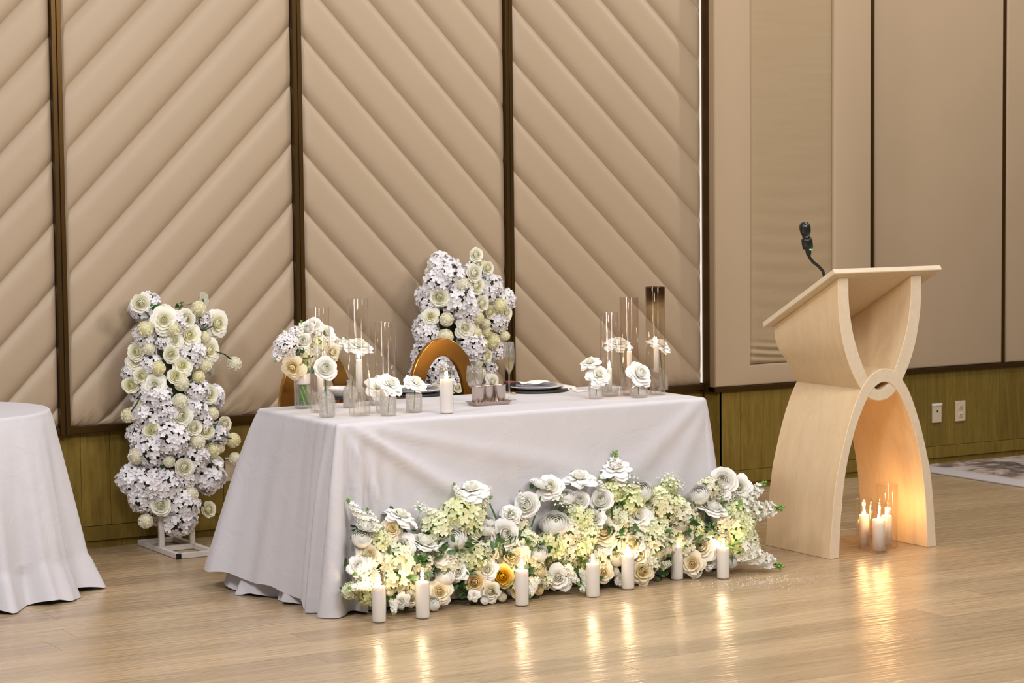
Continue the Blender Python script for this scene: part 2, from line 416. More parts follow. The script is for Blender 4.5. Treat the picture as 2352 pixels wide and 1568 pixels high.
for a in (PI/6, PI/3, PI/2): rings.append([(x, 9.70+e*(1-math.sin(a)), z) for x, z in offs(outer, e*(1-math.cos(a)), 1)])
for a in (PI/2, PI/3, PI/6, 0): rings.append([(x, 9.70+e*(1-math.sin(a)), z) for x, z in offs(inner, e*(1-math.cos(a)), -1)])
rings.append([(x, 9.75, z) for x, z in inner])
V = [v for r_ in rings for v in r_]
Fc = [(i*4+j, i*4+(j+1) % 4, (i+1)*4+(j+1) % 4, (i+1)*4+j) for i in range(len(rings)-1) for j in (0, 1, 3)]
b = MB(); b.add(V, Fc)
sur = b.ob('fabric_surround', PAD2, wall, True)
sur.data.polygons.foreach_set('use_smooth', [True]*len(sur.data.polygons))
# inset silk, slightly wrinkled near the bottom
V = []; nx, nz = 24, 260
for j in range(nz+1):
    z = .696+(WT-.70)*(j/nz)**1.5
    for i in range(nx+1):
        u = i/nx; x = 7.352+.592*u
        w = .007*math.exp(-((z-.76)/.05)**2)*math.sin(z*150+3*u+2*math.sin(4*u))+.0012*math.sin(z*60+2*math.sin(3*u))*math.exp(-((z-1.2)/.5)**2)
        w += .002*math.exp(-(u/.06)**2)*math.sin(z*23)*(1 if R.random() > .5 else .6)
        ed = min(u, 1-u); ed2 = min(1, ed/.03)
        V.append((x, 9.724-.012*math.sqrt(ed2)*min(1, math.sqrt((z-.696)/.02)) - w*min(1, ed/.08+.15), z))
Fc = [(j*(nx+1)+i, j*(nx+1)+i+1, (j+1)*(nx+1)+i+1, (j+1)*(nx+1)+i) for j in range(nz) for i in range(nx)]
ob('silk_inset', newmesh('silk_inset', V, Fc, SILK), wall)
# led strip in the gap beside the pilaster
b = MB(); b.box((7.0985, 9.822, .60), (7.1045, 9.832, WT))
led = b.ob('led_strip', LED, wall, False)
# plain panels to the right
def flat_panel(x0, x1):
    b = MB(); frame_panel(b, x0, x1, .588, WT, 9.915, .04, .012); b.ob('fabric_panel', PAD2, wall, True)
flat_panel(8.425, 9.440); flat_panel(9.472, 10.50); flat_panel(10.53, 11.55)
for n, xa, xb in ((11, 8.215, 8.425), (12, 9.440, 9.472), (13, 10.50, 10.53)):
    b = MB(); b.box((xa, 9.925, .585), (xb, 9.96, WT), bev=.001); tag(b.ob('trim_%d' % n, BRONZE, None, False), kind='structure')
rail(14, 8.20, 11.6, 9.900, .562, .586)
# wainscot boards
bd = {}
def boards(x0, x1, yf, first, step=.1455, ztop=.562):
    x = first
    while x > x0+step: x -= step
    xs = [x0]+[x+step*i for i in range(200) if x0+.012 < x+step*i < x1-.012]+[x1]
    for a, c in zip(xs[:-1], xs[1:]):
        key = (round(c-a, 4), yf)
        if key not in bd:
            b = MB(); b.box((.0008, 0, .107), (c-a-.0008, .018, ztop), bev=.0012); bd[key] = b.mesh('wainscot_board', WAIN, False)
        ob('wainscot_board', bd[key], wall, (a, yf, 0))
boards(1.2, 7.135, 9.852, 3.502); boards(7.138, 8.20, 9.712, 7.285); boards(8.20, 11.6, 9.925, 8.848)
b = MB(); b.box((0, 0, .107), (.018, .141, .562), bev=.0012); b.ob('wainscot_board', WAIN, wall, False, (7.138, 9.712, 0))
def base(n, x0, x1, yf):
    b = MB(); b.box((x0, yf, .036), (x1, yf+.03, .105), bev=.0015); b.box((x0, yf+.014, 0), (x1, yf+.03, .036), 1)
    tag(b.ob('baseboard_'+n, [WAIN, WAIN], None, False), kind='structure')
base('left', 1.2, 7.137, 9.848); base('middle', 7.138, 8.20, 9.708); base('right', 8.20, 11.6, 9.921)
def outlet(loc, w, h, label, kindo):
    t = thing('wall_outlet', label, 'outlet', loc)
    b = MB(); b.box((-w/2, 0, -h/2), (w/2, .012, h/2), bev=.003); b.ob('cover_plate', OUTM, t, False)
    if kindo == 'duplex':
        for s in (-1, 1):
            b = MB(); b.box((-.017, -.003, s*.024-.014), (.017, .004, s*.024+.014), bev=.003)
            b.box((-.008, -.0035, s*.024-.004), (-.0055, -.0028, s*.024+.008), 1); b.box((.0055, -.0035, s*.024-.004), (.008, -.0028, s*.024+.008), 1)
            b.box((-.002, -.0035, s*.024-.011), (.002, -.0028, s*.024-.007), 1)
            b.ob('socket', [OUTM, DARK], t, False)
    elif kindo == 'single':
        b = MB(); b.box((-w/2-.001, -.004, h/2-.012), (w/2+.001, .01, h/2+.002), bev=.001); b.ob('top_cap', PORC, t, False)
        b = MB(); b.box((-.005, -.003, .008), (.005, .004, .018), 0); b.ob('socket', DARK, t, False)
    else:
        b = MB(); b.box((-w/2-.002, -.010, h/2-.004), (w/2+.002, .01, h/2+.004), bev=.001); b.ob('hinged_cover', PORC, t, False)
outlet((8.916, 9.915, .308), .072, .115, 'narrow cream wall outlet with a light top cap, left of the pair by the lectern', 'single')
outlet((9.105, 9.915, .310), .080, .125, 'cream duplex wall outlet, right of the pair beyond the lectern', 'duplex')
outlet((4.300, 9.842, .325), .13, .115, 'pale wall plate half hidden between flower column and tablecloth', 'box')

# rug
def mat_rug():
    k = N('rug_pile'); v = k.coord('Object', (1.0, 1.6, 1)); n = k.noise(v, 2.2, 6, .62, 1.5); n2 = k.noise(v, 5, 4, .6, .5)
    c = k.ramp(n, [(.36, (.035, .045, .055, 1)), (.44, (.16, .12, .10, 1)), (.50, (.42, .33, .28, 1)), (.60, (.55, .48, .44, 1))])
    c = k.mix(c, (.20, .13, .08, 1), k.ramp(n2, [(.55, (0, 0, 0, 1)), (.62, (.8, .8, .8, 1))]))
    co = k.n('ShaderNodeTexCoord'); sp = k.n('ShaderNodeSeparateXYZ'); k.l(co.outputs['Object'], sp.inputs[0])
    e = k.ramp(sp.outputs[0], [(.14, (1, 1, 1, 1)), (.20, (0, 0, 0, 1))]); c = k.mix(c, (.55, .51, .50, 1), e)
    k.set(Base_Color=c, Roughness=.95); k.bump(k.noise(v, 300, 2), .6, .004); return k.m
b = MB(); b.box((0, -2.6, 0), (3.0, 0, .012), bev=.004)
rug = b.ob('rug', mat_rug(), None, False, (8.60, 9.86, .0))
tag(rug, 'pale rug with dark teal and brown smudges along the wall behind the lectern', 'rug')

# ------------------------------------------------------------------ draped cloths
def lerp(a, b, t): return a+(b-a)*t
def pl(x, pts):
    for (a, va), (c, vc) in zip(pts[:-1], pts[1:]):
        if x <= c: return va+(vc-va)*max(0, (x-a))/(c-a)
    return pts[-1][1]
def rect_loop(x0, x1, y0, y1, r, step):
    "points and outward normals round a rounded rectangle, front-left corner first, counter-clockwise"
    out = []
    def edge(a, c, n):
        L = (Vector(c)-Vector(a)).length; k = max(2, int(L/step))
        for i in range(k): out.append((Vector(a).lerp(Vector(c), i/k), Vector(n)))
    def arc(c, a0):
        for i in range(14):
            a = a0+PI/2*i/14; n = Vector((math.cos(a), math.sin(a))); out.append((Vector(c)+n*r, n))
    arc((x0+r, y0+r), PI); edge((x0+r, y0), (x1-r, y0), (0, -1)); arc((x1-r, y0+r), -PI/2)
    edge((x1, y0+r), (x1, y1-r), (1, 0)); arc((x1-r, y1-r), 0); edge((x1-r, y1), (x0+r, y1), (0, 1))
    arc((x0+r, y1-r), PI/2); edge((x0, y1-r), (x0, y0+r), (-1, 0))
    return out
TX0, TX1, TY0, TY1, TZ = 3.822, 5.655, 7.765, 8.555, .762
def ridge(x, z, ax, az, bx, bz, w, amp):
    "a soft fold running from a to b across the front of the cloth"
    d = Vector((bx-ax, bz-az)); L = d.length; d /= L; p = Vector((x-ax, z-az)); t = p.dot(d)
    if t < -.05 or t > L+.15: return 0
    q = abs(p.x*d.y-p.y*d.x); ww = w*(.5+1.2*max(0, t)/L)
    f = min(1, max(0, (t+.05)/.12))*min(1, max(0, (L+.15-t)/.2))
    return amp*math.exp(-(q/ww)**2)*f
def drape(x0, x1, y0, y1, top, hemf, flaref, foldf, rows=46, step=.014, inset=0, name='tablecloth', parent=None, rnd=.018, cap=True):
    loop = rect_loop(x0, x1, y0, y1, .035, step); n = len(loop); V = []; Fc = []
    hs = [0, .004, .010, .018, .03]+[.03+.97*((i+1)/(rows-4)) for i in range(rows-4)]
    for hi, h in enumerate(hs):
        for p, nn in loop:
            zh = hemf(p, nn)
            if hi <= 4:
                a = PI/2*hi/4; q = p-nn*rnd*(1-math.sin(a)); z = top-rnd*(1-math.cos(a)); fl_ = 0; h_ = 0
            else: q = p; h_ = (h-.03)/.97; z = (top-rnd)+(zh-(top-rnd))*h_
            off = flaref(p, nn, h_)+foldf(p, nn, h_, z)
            d = nn.copy()
            V.append((q.x+d.x*off, q.y+d.y*off, max(z, .003)))
    k = len(hs)
    Fc = [(i*n+j, (i+1)*n+j, (i+1)*n+(j+1) % n, i*n+(j+1) % n) for i in range(k-1) for j in range(n)]
    if cap:
        m_ = len(V); V.append(((x0+x1)/2, (y0+y1)/2, top)); Fc += [(j, (j+1) % n, m_) for j in range(n)]
    Fc = [f[::-1] for f in Fc]
    o = ob(name, newmesh(name, V, Fc, CLOTH), parent)
    if cap:
        o.data.polygons.foreach_set('use_smooth', [len(p.vertices) == 4 for p in o.data.polygons])
    return o
def pleat(x):
    v = math.sin(x); return math.copysign(abs(v)**.6, v)*.8+.25*math.sin(2*x+1)
def corner_w(p, cx, cy, w): return math.exp(-(((p.x-cx)**2+(p.y-cy)**2)/(w*w)))
def flare_m(p, nn, h):
    rear = (p.y-TY0)/(TY1-TY0)
    f = 0
    if nn.x < -.3: f += (.035+.205*max(0, rear)**1.2)*(-nn.x)
    if nn.x > .3: f += .085*nn.x
    if nn.y > .3: f += .022*nn.y
    if nn.y < -.3: f += .02*(-nn.y)
    return f*(h**.85)
def fold_m(p, nn, h, z):
    f = 0
    wl = corner_w(p, TX0+.02, TY0, .15); wr = corner_w(p, TX1, TY0, .06)
    s = p.x-p.y
    f += wl*(pleat(s*78+.6+.8*h)*.040+math.sin(s*150+2)*.007)*min(1, h*2.6+.15)*(.8+.3*h)
    f += wl*.050*h**.8
    f += wr*.012*h
    if nn.x < -.5: f += .010*math.sin((p.y-TY0)*17+1.0)*h + .004*math.sin(p.y*43)*h
    if nn.y > .5: f += .006*math.sin(p.x*31)*h
    if nn.y < -.5:
        f += .006*math.sin(p.x*9+2*h)*h
        for a in ((3.90, .74, 4.62, .28, .035, .026), (3.86, .72, 4.10, .25, .022, .018), (3.95, .745, 4.95, .50, .030, .010), (5.60, .74, 4.95, .25, .05, .012), (5.62, .70, 5.30, .15, .05, .010)):
            f += ridge(p.x, z, *a)
    return f
def hem_m(p, nn):
    if nn.x < -.6 and p.y > TY0+.16:
        t = (p.y-TY0-.16)/.6; return .035+.045*min(1, t*1.4)+.008*math.sin(p.y*21)
    if nn.x < -.6: return .003
    return .004+.010*max(0, math.sin((p.x-p.y)*40))*(1 if p.x < TX0+.15 else .4)
tcl = drape(TX0, TX1, TY0, TY1, TZ, hem_m, flare_m, fold_m)
tag(tcl, 'long white cotton tablecloth draped to the floor over the rectangular head table', 'tablecloth')
def flare_u(p, nn, h): return flare_m(p, nn, h)-.03
def fold_u(p, nn, h, z):
    f = 0
    if nn.x < -.5: f += h**3*(.035*math.sin((p.y-TY0)*24+.5)+.016*math.sin(p.y*61))+.03*h**4
    return f - .012
under = drape(TX0+.02, TX1-.02, TY0+.03, TY1-.02, TZ-.012, lambda p, n: .003+.012*max(0, math.sin(p.y*29)), flare_u, fold_u, rows=26, step=.02, name='under_cloth', parent=tcl, cap=False)

# round table cloth at the left
RC_, RR = Vector((2.655, 9.13)), .435
V = []; n = 220; k = 44
for i in range(k+1):
    for j in range(n):
        a = 2*PI*j/n
        if i <= 4: q = PI/2*i/4; r = RR-.014*(1-math.sin(q)); z = .772-.014*(1-math.cos(q)); h = 0
        else:
            h = (i-4)/(k-4); fold = .034*math.sin(a*13+1.9+.5*math.sin(a*3))+.016*math.sin(a*21+.4)+.008*math.sin(a*37)
            r = RR+.135*h**.8+fold*h**1.15*(1.25 if h > .8 else 1)+.03*max(0, h-.82)/.18; z = .758+(.004+.02*max(0, math.sin(a*13+3.5))-.758)*h
            z += .006*math.sin(a*26+h*14)*max(0, h-.6)
        V.append((RC_.x+r*math.cos(a), RC_.y+r*math.sin(a), max(z, .003)))
Fc = [(i*n+j, (i+1)*n+j, (i+1)*n+(j+1) % n, i*n+(j+1) % n) for i in range(k) for j in range(n)]
V.append((RC_.x, RC_.y, .772)); Fc += [(j, (j+1) % n, len(V)-1) for j in range(n)]
o = ob('tablecloth', newmesh('tablecloth', V, [f[::-1] for f in Fc], CLOTH))
o.data.polygons.foreach_set('use_smooth', [len(p.vertices) == 4 for p in o.data.polygons])
tag(o, 'round white tablecloth falling in folds over the small table at the left edge', 'tablecloth')

# ------------------------------------------------------------------ lectern
LX, LY = 6.558, 7.65; LD = .475
lec = thing('lectern', 'pale wooden lectern with curved arch base and slanted reading top', 'lectern', (LX, LY, 0))
def catm(pts, n):
    P_ = [Vector((x, z, 0)) for x, z in pts]; P_ = [2*P_[0]-P_[1]]+P_+[2*P_[-1]-P_[-2]]; out = []
    segs = len(P_)-3
    for i in range(n+1):
        t = i/n*segs; s = min(int(t), segs-1); u = t-s; a, b, c, d = P_[s:s+4]
        q = .5*((2*b)+(-a+c)*u+(2*a-5*b+4*c-d)*u*u+(-a+3*b-3*c+d)*u**3); out.append((q.x, q.y))
    return out
oh = [(-.320, 0), (-.303, .18), (-.284, .34), (-.248, .485), (-.200, .63), (-.142, .752), (-.075, .826), (0, .852)]
ih = [(-.264, 0), (-.250, .22), (-.219, .42), (-.172, .575), (-.132, .662), (-.088, .735), (-.045, .776), (0, .790)]
def sym(h): return h+[(-x, z) for x, z in h[-2::-1]]
def solid(outer, inner, y0, y1, name, mats, zf=None):
    n = len(outer); V = []
    for (y, pr) in ((y0, outer), (y0, inner), (y1, outer), (y1, inner)):
        for (x, z) in pr: V.append((x, y, z if zf is None else zf(z, y)))
    Fc = []; fm = []
    for i in range(n-1):
        Fc += [(i, i+1, n+i+1, n+i), (2*n+i+1, 2*n+i, 3*n+i, 3*n+i+1), (i+1, i, 2*n+i, 2*n+i+1), (n+i, n+i+1, 3*n+i+1, 3*n+i)]; fm += [1, 1, 0, 0]
    Fc += [(0, n, 3*n, 2*n), (n-1, 3*n-1, 4*n-1, 2*n-1)]; fm += [1, 1]
    me = newmesh(name, V, Fc, mats, True, fm)
    me.set_sharp_from_angle(angle=math.radians(40)); return me
ar = ob('arch_base', solid(catm(sym(oh), 64), catm(sym(ih), 64), 0, LD, 'arch_base', [LECT, LEDGE]), lec)
md = ar.modifiers.new('b', 'BEVEL'); md.width = .0025; md.segments = 1; md.limit_method = 'ANGLE'; md.angle_limit = math.radians(50)
CX = -.022
uo = [(-.246, 1.25), (-.243, 1.11), (-.215, .965), (-.170, .855), (-.120, .775), (-.065, .722), (0, .705)]
ui = [(-.186, 1.25), (-.182, 1.14), (-.160, 1.02), (-.124, .92), (-.082, .835), (-.045, .775), (0, .755)]
def shx(p): return [(x+CX, z) for x, z in p]
def slabz(y): return 1.291-.5105*(y+.03)
def zf(z, y):
    if z < .88: return z
    return .88+(z-.88)/(1.25-.88)*(slabz(y)-.88)
up_ = ob('upper_cradle', solid(catm(shx(sym(uo)), 64), catm(shx(sym(ui)), 64), .004, LD-.004, 'upper_cradle', [LECT, LEDGE], zf), lec)
md = up_.modifiers.new('b', 'BEVEL'); md.width = .002; md.segments = 1; md.limit_method = 'ANGLE'; md.angle_limit = math.radians(50)
# reading top: tilted board
b = MB(); tl = .523/math.cos(math.atan(.5105))
b.box((-.317, 0, -.024), (.317, tl, 0), 0, bev=.003)
ob('reading_top', b.mesh('reading_top', LEDGE, False), lec, (-.006, -.03, 1.318), (-math.atan(.5105), 0, 0))

# gooseneck microphone
def P3(px, py, Y): return at(px, py, Y=Y)
MY = 7.80
mb0 = P3(1897, 650, MY); mic = thing('gooseneck_microphone', 'black gooseneck microphone with a green light standing on the lectern', 'microphone', mb0)
rel = lambda px, py, Y=MY: P3(px, py, Y)-mb0
b = MB(); pts = [rel(*q) for q in ((1898, 655), (1895, 640), (1890, 622), (1880, 611), (1868, 602), (1860, 592), (1855, 580))]
pts = [Vector(p) for p in pts]; b.tube(pts, .0072, 10); b.ob('gooseneck', BLACK, mic)
a0, a1 = rel(1858, 586), rel(1847, 510); ax = (a1-a0).normalized(); L = (a1-a0).length
q = ax.to_track_quat('Z', 'Y')
def micp(name, prof, mat, n=16, loc=a0): 
    b = MB(); b.lathe(prof, n); ob(name, b.mesh(name, mat), mic, loc, q)
micp('handle', [(0, 0), (.010, 0), (.013, .012), (.014, .03), (.017, L*.5), (.019, L*.62), (.0, L*.63)], BLACK)
micp('clip', [(.0, .030), (.020, .030), (.024, .034), (.026, .070), (.024, .078), (.0, .079)], BLACK)
micp('grille', [(0, L*.58), (.018, L*.60), (.024, L*.70), (.026, L*.82), (.0235, L*.93), (.015, L*.99), (0, L)], BLACK, 20)
ob('light', (lambda: (lambda b: (b.lathe([(0, -.003), (.0035, -.002), (.004, 0), (.0035, .002), (0, .003)], 10), b.mesh('light', GLED))[1])(MB()))(), mic, rel(1858, 573)+Vector((-.006, -.018, 0)), None, (1.2, 1, .9))

# ------------------------------------------------------------------ candles
def lightpt(parent, z, power, rad=.008, off=(0, 0), col=(1, .70, .38)):
    l = bpy.data.lights.new('flame_light', 'POINT'); l.energy = power; l.color = col; l.shadow_soft_size = rad
    o = bpy.data.objects.new('flame_light', l); link(o, parent); o.location = (off[0], off[1], z)
def flame_mesh(h=.032, w=.0062):
    b = MB(); b.lathe([(0, 0), (w*.6, h*.06), (w, h*.25), (w*.85, h*.45), (w*.45, h*.72), (w*.12, h*.93), (0, h)], 10); return b.mesh('flame', FLAME)
FLM = flame_mesh(); FLS = flame_mesh(.022, .0075)
def wick(b_, z, h=.008): b_.tube([(0, 0, z), (.0006, 0, z+h)], .0008, 5)
WICKM = None
def tube_glass(name, r, h, mat, t=.0025, foot=.006, n=40, prof=None):
    b = MB(); p = prof or [(0, 0), (r*.92, 0), (r, .004), (r, h-.002), (r-t*.5, h), (r-t, h-.002), (r-t, foot+.003), (r*.85, foot), (0, foot)]
    b.lathe(p, n); return b.mesh(name, mat)
jar_r, jar_h = .0285, .205
JARM = tube_glass('glass_jar', 0, 0, GLASSJ, prof=[(0, 0), (.024, 0), (.028, .004), (.0285, .02), (.0285, .178), (.0265, .186), (.0255, .190), (.027, .193), (.0272, .203), (.0262, .205), (.0250, .203), (.0240, .190), (.0260, .180), (.0265, .165)])
b = MB(); b.lathe([(0, .003), (.0262, .003), (.0268, .006), (.0268, .139), (.0262, .142), (.020, .1405), (0, .139)], 32); WAXM = b.mesh('wax', WAX)
b = MB(); wick(b, .139); WICK1 = b.mesh('wick', DARK)
b = MB(); b.disc((0, 0, .0005), .027, 28); BASEM = b.mesh('dark_base', DARK, False)
def jar_candle(P, label, z=0, waxk=1.0, power=.35):
    t = thing('jar_candle', label, 'candle', (P.x, P.y, z), 'white candles in tall glass jars')
    ob('glass_jar', JARM, t, (0, 0, .0005)); wx = ob('wax', WAXM, t, (0, 0, 0), None, (1, 1, waxk)); dz = .139*(waxk-1)
    ob('wick', WICK1, wx, (0, 0, 0)); ob('flame', FLS, t, (0, 0, .144+dz)); lightpt(t, .158+dz, power*.9)
    return t
C_FLOOR = [((871, 1428), 'leftmost of the seven, beside a fallen white sprig', 1.0), ((971, 1419), 'second from the left of the seven', 1.03),
  ((1199, 1390), 'third from the left, alone before the yellow roses', 1.02), ((1362, 1370), 'fourth from the left, touching white stock sprigs', .98),
  ((1442, 1352), 'middle right, fifth from the left of the seven', 1.0), ((1555, 1330), 'sixth from the left of the seven', 1.0), ((1661, 1328), 'rightmost of the seven', .95)]
for q_, lab, wk in C_FLOOR:
    jar_candle(at(*q_, Z=0), 'white jar candle on the floor, '+lab, 0, wk, .55)
TT = TZ+.001
jar_candle(at(1026, 949, Z=TT), 'lone white jar candle on the tablecloth before the arched gold chair', TT, 1.0, .4)

def hurricane(P, r, h, label, mat=GLASS, z=TT, grp='tall clear glass cylinders on the head table'):
    t = ob('glass_cylinder', tube_glass('glass_cylinder', r, h, mat), None, (P.x, P.y, z))
    return tag(t, label, 'glass cylinder', grp)
def holder_mesh(h, r=.030):
    b = MB(); b.lathe([(0, 0), (r, 0), (r, .006), (r*.97, h-.01), (r*1.0, h), (r*.9, h+.002), (.014, h-.004), (.0135, h-.014), (0, h-.014)], 28); return b.mesh('candle_holder', GLASSV)
def taper(P, hh, ch, label, power=.3, z=TT, r=.0115, flames=1):
    t = thing('taper_candle', label, 'candle', (P.x, P.y, z+.006), 'white taper candles inside the glass cylinders')
    if hh < .03:
        b = MB(); b.lathe([(0, 0), (.034, 0), (.036, .006), (.034, .018), (.031, .020), (.030, .009), (.016, .008), (.015, .016), (.0125, .016), (.012, .006), (0, .006)], 28); ob('candle_holder', b.mesh('candle_holder', GLASST), t)
    else: ob('candle_holder', holder_mesh(hh, .028), t)
    b = MB(); z0 = max(hh-.013, .007)
    b.lathe([(0, z0), (r, z0), (r*.98, z0+ch-.006), (r*.85, z0+ch), (r*.5, z0+ch-.001), (0, z0+ch-.002)], 20); ob('candle_stick', b.mesh('candle_stick', WAX), t)
    b = MB(); b.tube([(0, 0, z0+ch-.003), (.0006, 0, z0+ch+.007)], .0008, 5); ob('wick', b.mesh('wick', DARK), t)
    ob('flame', FLM, t, (0, 0, z0+ch+.003)); lightpt(t, z0+ch+.02, power*.35)
    return t
gl = at(737, 946, Z=TT); hurricane(gl, .0435, .44, 'clear glass cylinder behind the lone rose bottle, left end of table')
taper(gl, .075, .085, 'white taper candle behind the round rose at the left end', .4)
gl = at(826, 954, Z=TT); hurricane(gl, .0445, .484, 'tallest clear glass cylinder in the left group, with a tall taper inside')
taper(gl, .105, .135, 'tall white taper candle in the tallest left glass cylinder', .4)
gl = at(887, 946, Z=TT); hurricane(gl, .0438, .38, 'shortest clear glass cylinder of the left group')
taper(gl+Vector((-.012, .006, 0)), .03, .10, 'low white taper candle in the shortest left glass cylinder', .4)
gl = at(1400, 909, Z=TT); hurricane(gl, .0425, .374, 'shortest clear glass cylinder of the right group')
taper(gl+Vector((0, 0, 0)), .02, .112, 'white taper candle in a low glass dish, leftmost of the right group', .4)
gl = at(1446, 907, Z=TT); hurricane(gl, .0425, .438, 'middle slightly smoky glass cylinder of the right group', GLASSG)
taper(gl, .09, .115, 'white taper candle in the middle smoky glass cylinder', .4)
gl = at(1506, 906, Z=TT); hurricane(gl, .0435, .484, 'tallest glass cylinder at the right with a soot-darkened rim', GLASSS)
taper(gl+Vector((.004, 0, 0)), .108, .125, 'white taper candle in the soot-darkened glass cylinder', .45)
# pillar candles under the lectern
def pillar(P, r, h, ch, cr, label, power, off=(0, 0)):
    g = ob('glass_cylinder', tube_glass('glass_cylinder', r, h, GLASS, foot=.008), None, (P.x, P.y, .001)); tag(g, label[0], 'glass cylinder', 'glass cylinders on the floor under the lectern')
    t = thing('pillar_candle', label[1], 'candle', (P.x+off[0], P.y+off[1], .010), 'pillar candles on the floor under the lectern')
    b = MB(); b.lathe([(0, 0), (cr, 0), (cr, ch-.004), (cr*.9, ch+.001), (cr*.7, ch-.004), (0, ch-.006)], 28); ob('wax', b.mesh('wax', WAX), t)
    b = MB(); b.tube([(0, 0, ch-.007), (.001, 0, ch+.004)], .0009, 5); ob('wick', b.mesh('wick', DARK), t)
    ob('flame', FLM, t, (0, 0, ch)); lightpt(t, ch+.022, power*.85, col=(1, .52, .16))
pillar(at(1984.5, 1259, Z=0), .0405, .232, .148, .0225, ('left glass cylinder under the lectern', 'left pillar candle under the lectern, tallest wax'), .95, (.004, .003))
pillar(at(2019, 1268, Z=0), .043, .235, .143, .030, ('front glass cylinder under the lectern', 'front pillar candle under the lectern, widest of three'), .95, (-.002, 0))
pillar(at(2037, 1258, Z=0), .050, .300, .140, .0255, ('tallest glass cylinder behind the others under the lectern', 'back pillar candle under the lectern in the tallest glass'), 1.1, (.006, .01))

# ------------------------------------------------------------------ blooms (unit size, facing +Z)
def petal(b, a0, w, r, h, curl, wob=0, nu=4, nt=6, base=.30, mi=0, lift=0, tip=0, close=0, rs=R):
    V = []; ph = rs.uniform(0, 6)
    for j in range(nt+1):
        t = j/nt
        for i in range(nu+1):
            u = -1+2*i/nu; tt = t*(1-.14*abs(u)**3*t)
            wd = w*(.50+.70*math.sin(min(1, tt*1.1)*PI*.60))
            rad = r*(base+(1-base)*math.sin(min(1, tt*1.25)*PI/2))*(1-close*max(0, tt-.45)**1.5/.408) + curl*max(0, tt-.5)**1.6*2.4
            z = h*tt - abs(curl)*max(0, tt-.66)**2*2.2 + lift
            if tip: rad += tip*max(0, tt-.8)*5*(1-abs(u))
            rad += wob*math.sin(u*4+ph)*tt*tt; z += wob*.8*math.sin(u*5+ph*2)*tt*tt
            a = a0+u*wd
            V.append((rad*math.cos(a), rad*math.sin(a), z))
    m_ = nu+1
    b.add(V, [(j*m_+i, j*m_+i+1, (j+1)*m_+i+1, (j+1)*m_+i) for j in range(nt) for i in range(nu)], mi)
def calyx(b, mi, z=0, r=.2):
    b.lathe([(0, z-.22), (r*.45, z-.2), (r, z-.02), (r*1.1, z+.05)], 6, mi)
def rose_mesh(mat, seed, open_=0):
    rs = random.Random(seed); b = MB()
    L = [(2, .13, .86, 0, 1.5, .85), (3, .22, .86, 0, 1.25, .62), (3, .33, .83, 0, 1.2, .42), (4, .46, .78, .03, 1.0, .22), (5, .60, .68, .12, .86, .06), (5, .74, .56, .24, .80, 0), (5, .82, .42, .34, .78, 0)]
    if open_ == 1: L = [(2, .13, .80, 0, 1.5, .8), (3, .24, .80, 0, 1.25, .5), (4, .37, .75, .04, 1.0, .25), (5, .52, .66, .16, .85, .05), (5, .66, .52, .34, .75, 0), (5, .78, .36, .50, .70, 0), (5, .80, .20, .62, .66, 0)]
    if open_ == 2: L = [(2, .12, .74, 0, 1.5, .8), (3, .22, .74, .0, 1.2, .45), (4, .34, .66, .14, .92, .12), (5, .46, .54, .34, .78, 0), (5, .58, .38, .58, .68, 0), (6, .62, .20, .82, .60, 0), (5, .60, .02, .92, .56, 0)]
    for li, (n, r, h, c, w, cl) in enumerate(L):
        off = rs.uniform(0, 6)
        for k in range(n):
            petal(b, off+2*PI*k/n+rs.uniform(-.15, .15), w*PI/4, r*rs.uniform(.94, 1.06), h*rs.uniform(.93, 1.06), c*rs.uniform(.75, 1.25),
                  wob=(.01+.035*(li/6)+(.03 if open_ == 2 else 0))*(.3 if li < 3 else 1), tip=(.08*li/6 if open_ else .02), close=cl, rs=rs)
    b.V = [v-Vector((0, 0, .25)) for v in b.V]
    calyx(b, 1, -.22, .26)
    return b.mesh('rose', [mat, GREEN])
def ranun_mesh(mat, seed):
    rs = random.Random(seed); b = MB()
    for li in range(6):
        f = (li+1)/6; n = 5+li//2; off = rs.uniform(0, 6)
        for k in range(n):
            V = []; w = 1.15*2*PI/n/2*1.25; a0 = off+2*PI*k/n; nt, nu = 4, 3; rr = .22+.76*f
            for j in range(nt+1):
                th = PI*.86 + (.14+.17*li-PI*.86)*j/nt; th = max(th, .12+.17*li)
                for i in range(nu+1):
                    u = -1+2*i/nu; r_ = rr*(1+.13*(j/nt)**4)*rs.uniform(.98, 1.02)
                    V.append((r_*math.sin(th+abs(u)**2*.10)*math.cos(a0+u*w), r_*math.sin(th+abs(u)**2*.10)*math.sin(a0+u*w), r_*math.cos(th)*.82+.02*(5-li)))
            b.add(V, [(j*4+i, j*4+i+1, (j+1)*4+i+1, (j+1)*4+i) for j in range(nt) for i in range(3)])
    b.lathe([(.10, .28), (.09, .42), (0, .46)], 8, 1)
    return b.mesh('ranunculus', [mat, GREENL])
def fib(n, i):
    z = 1-2*(i+.5)/n; a = i*2.399963; r = math.sqrt(max(0, 1-z*z)); return Vector((r*math.cos(a), r*math.sin(a), z))
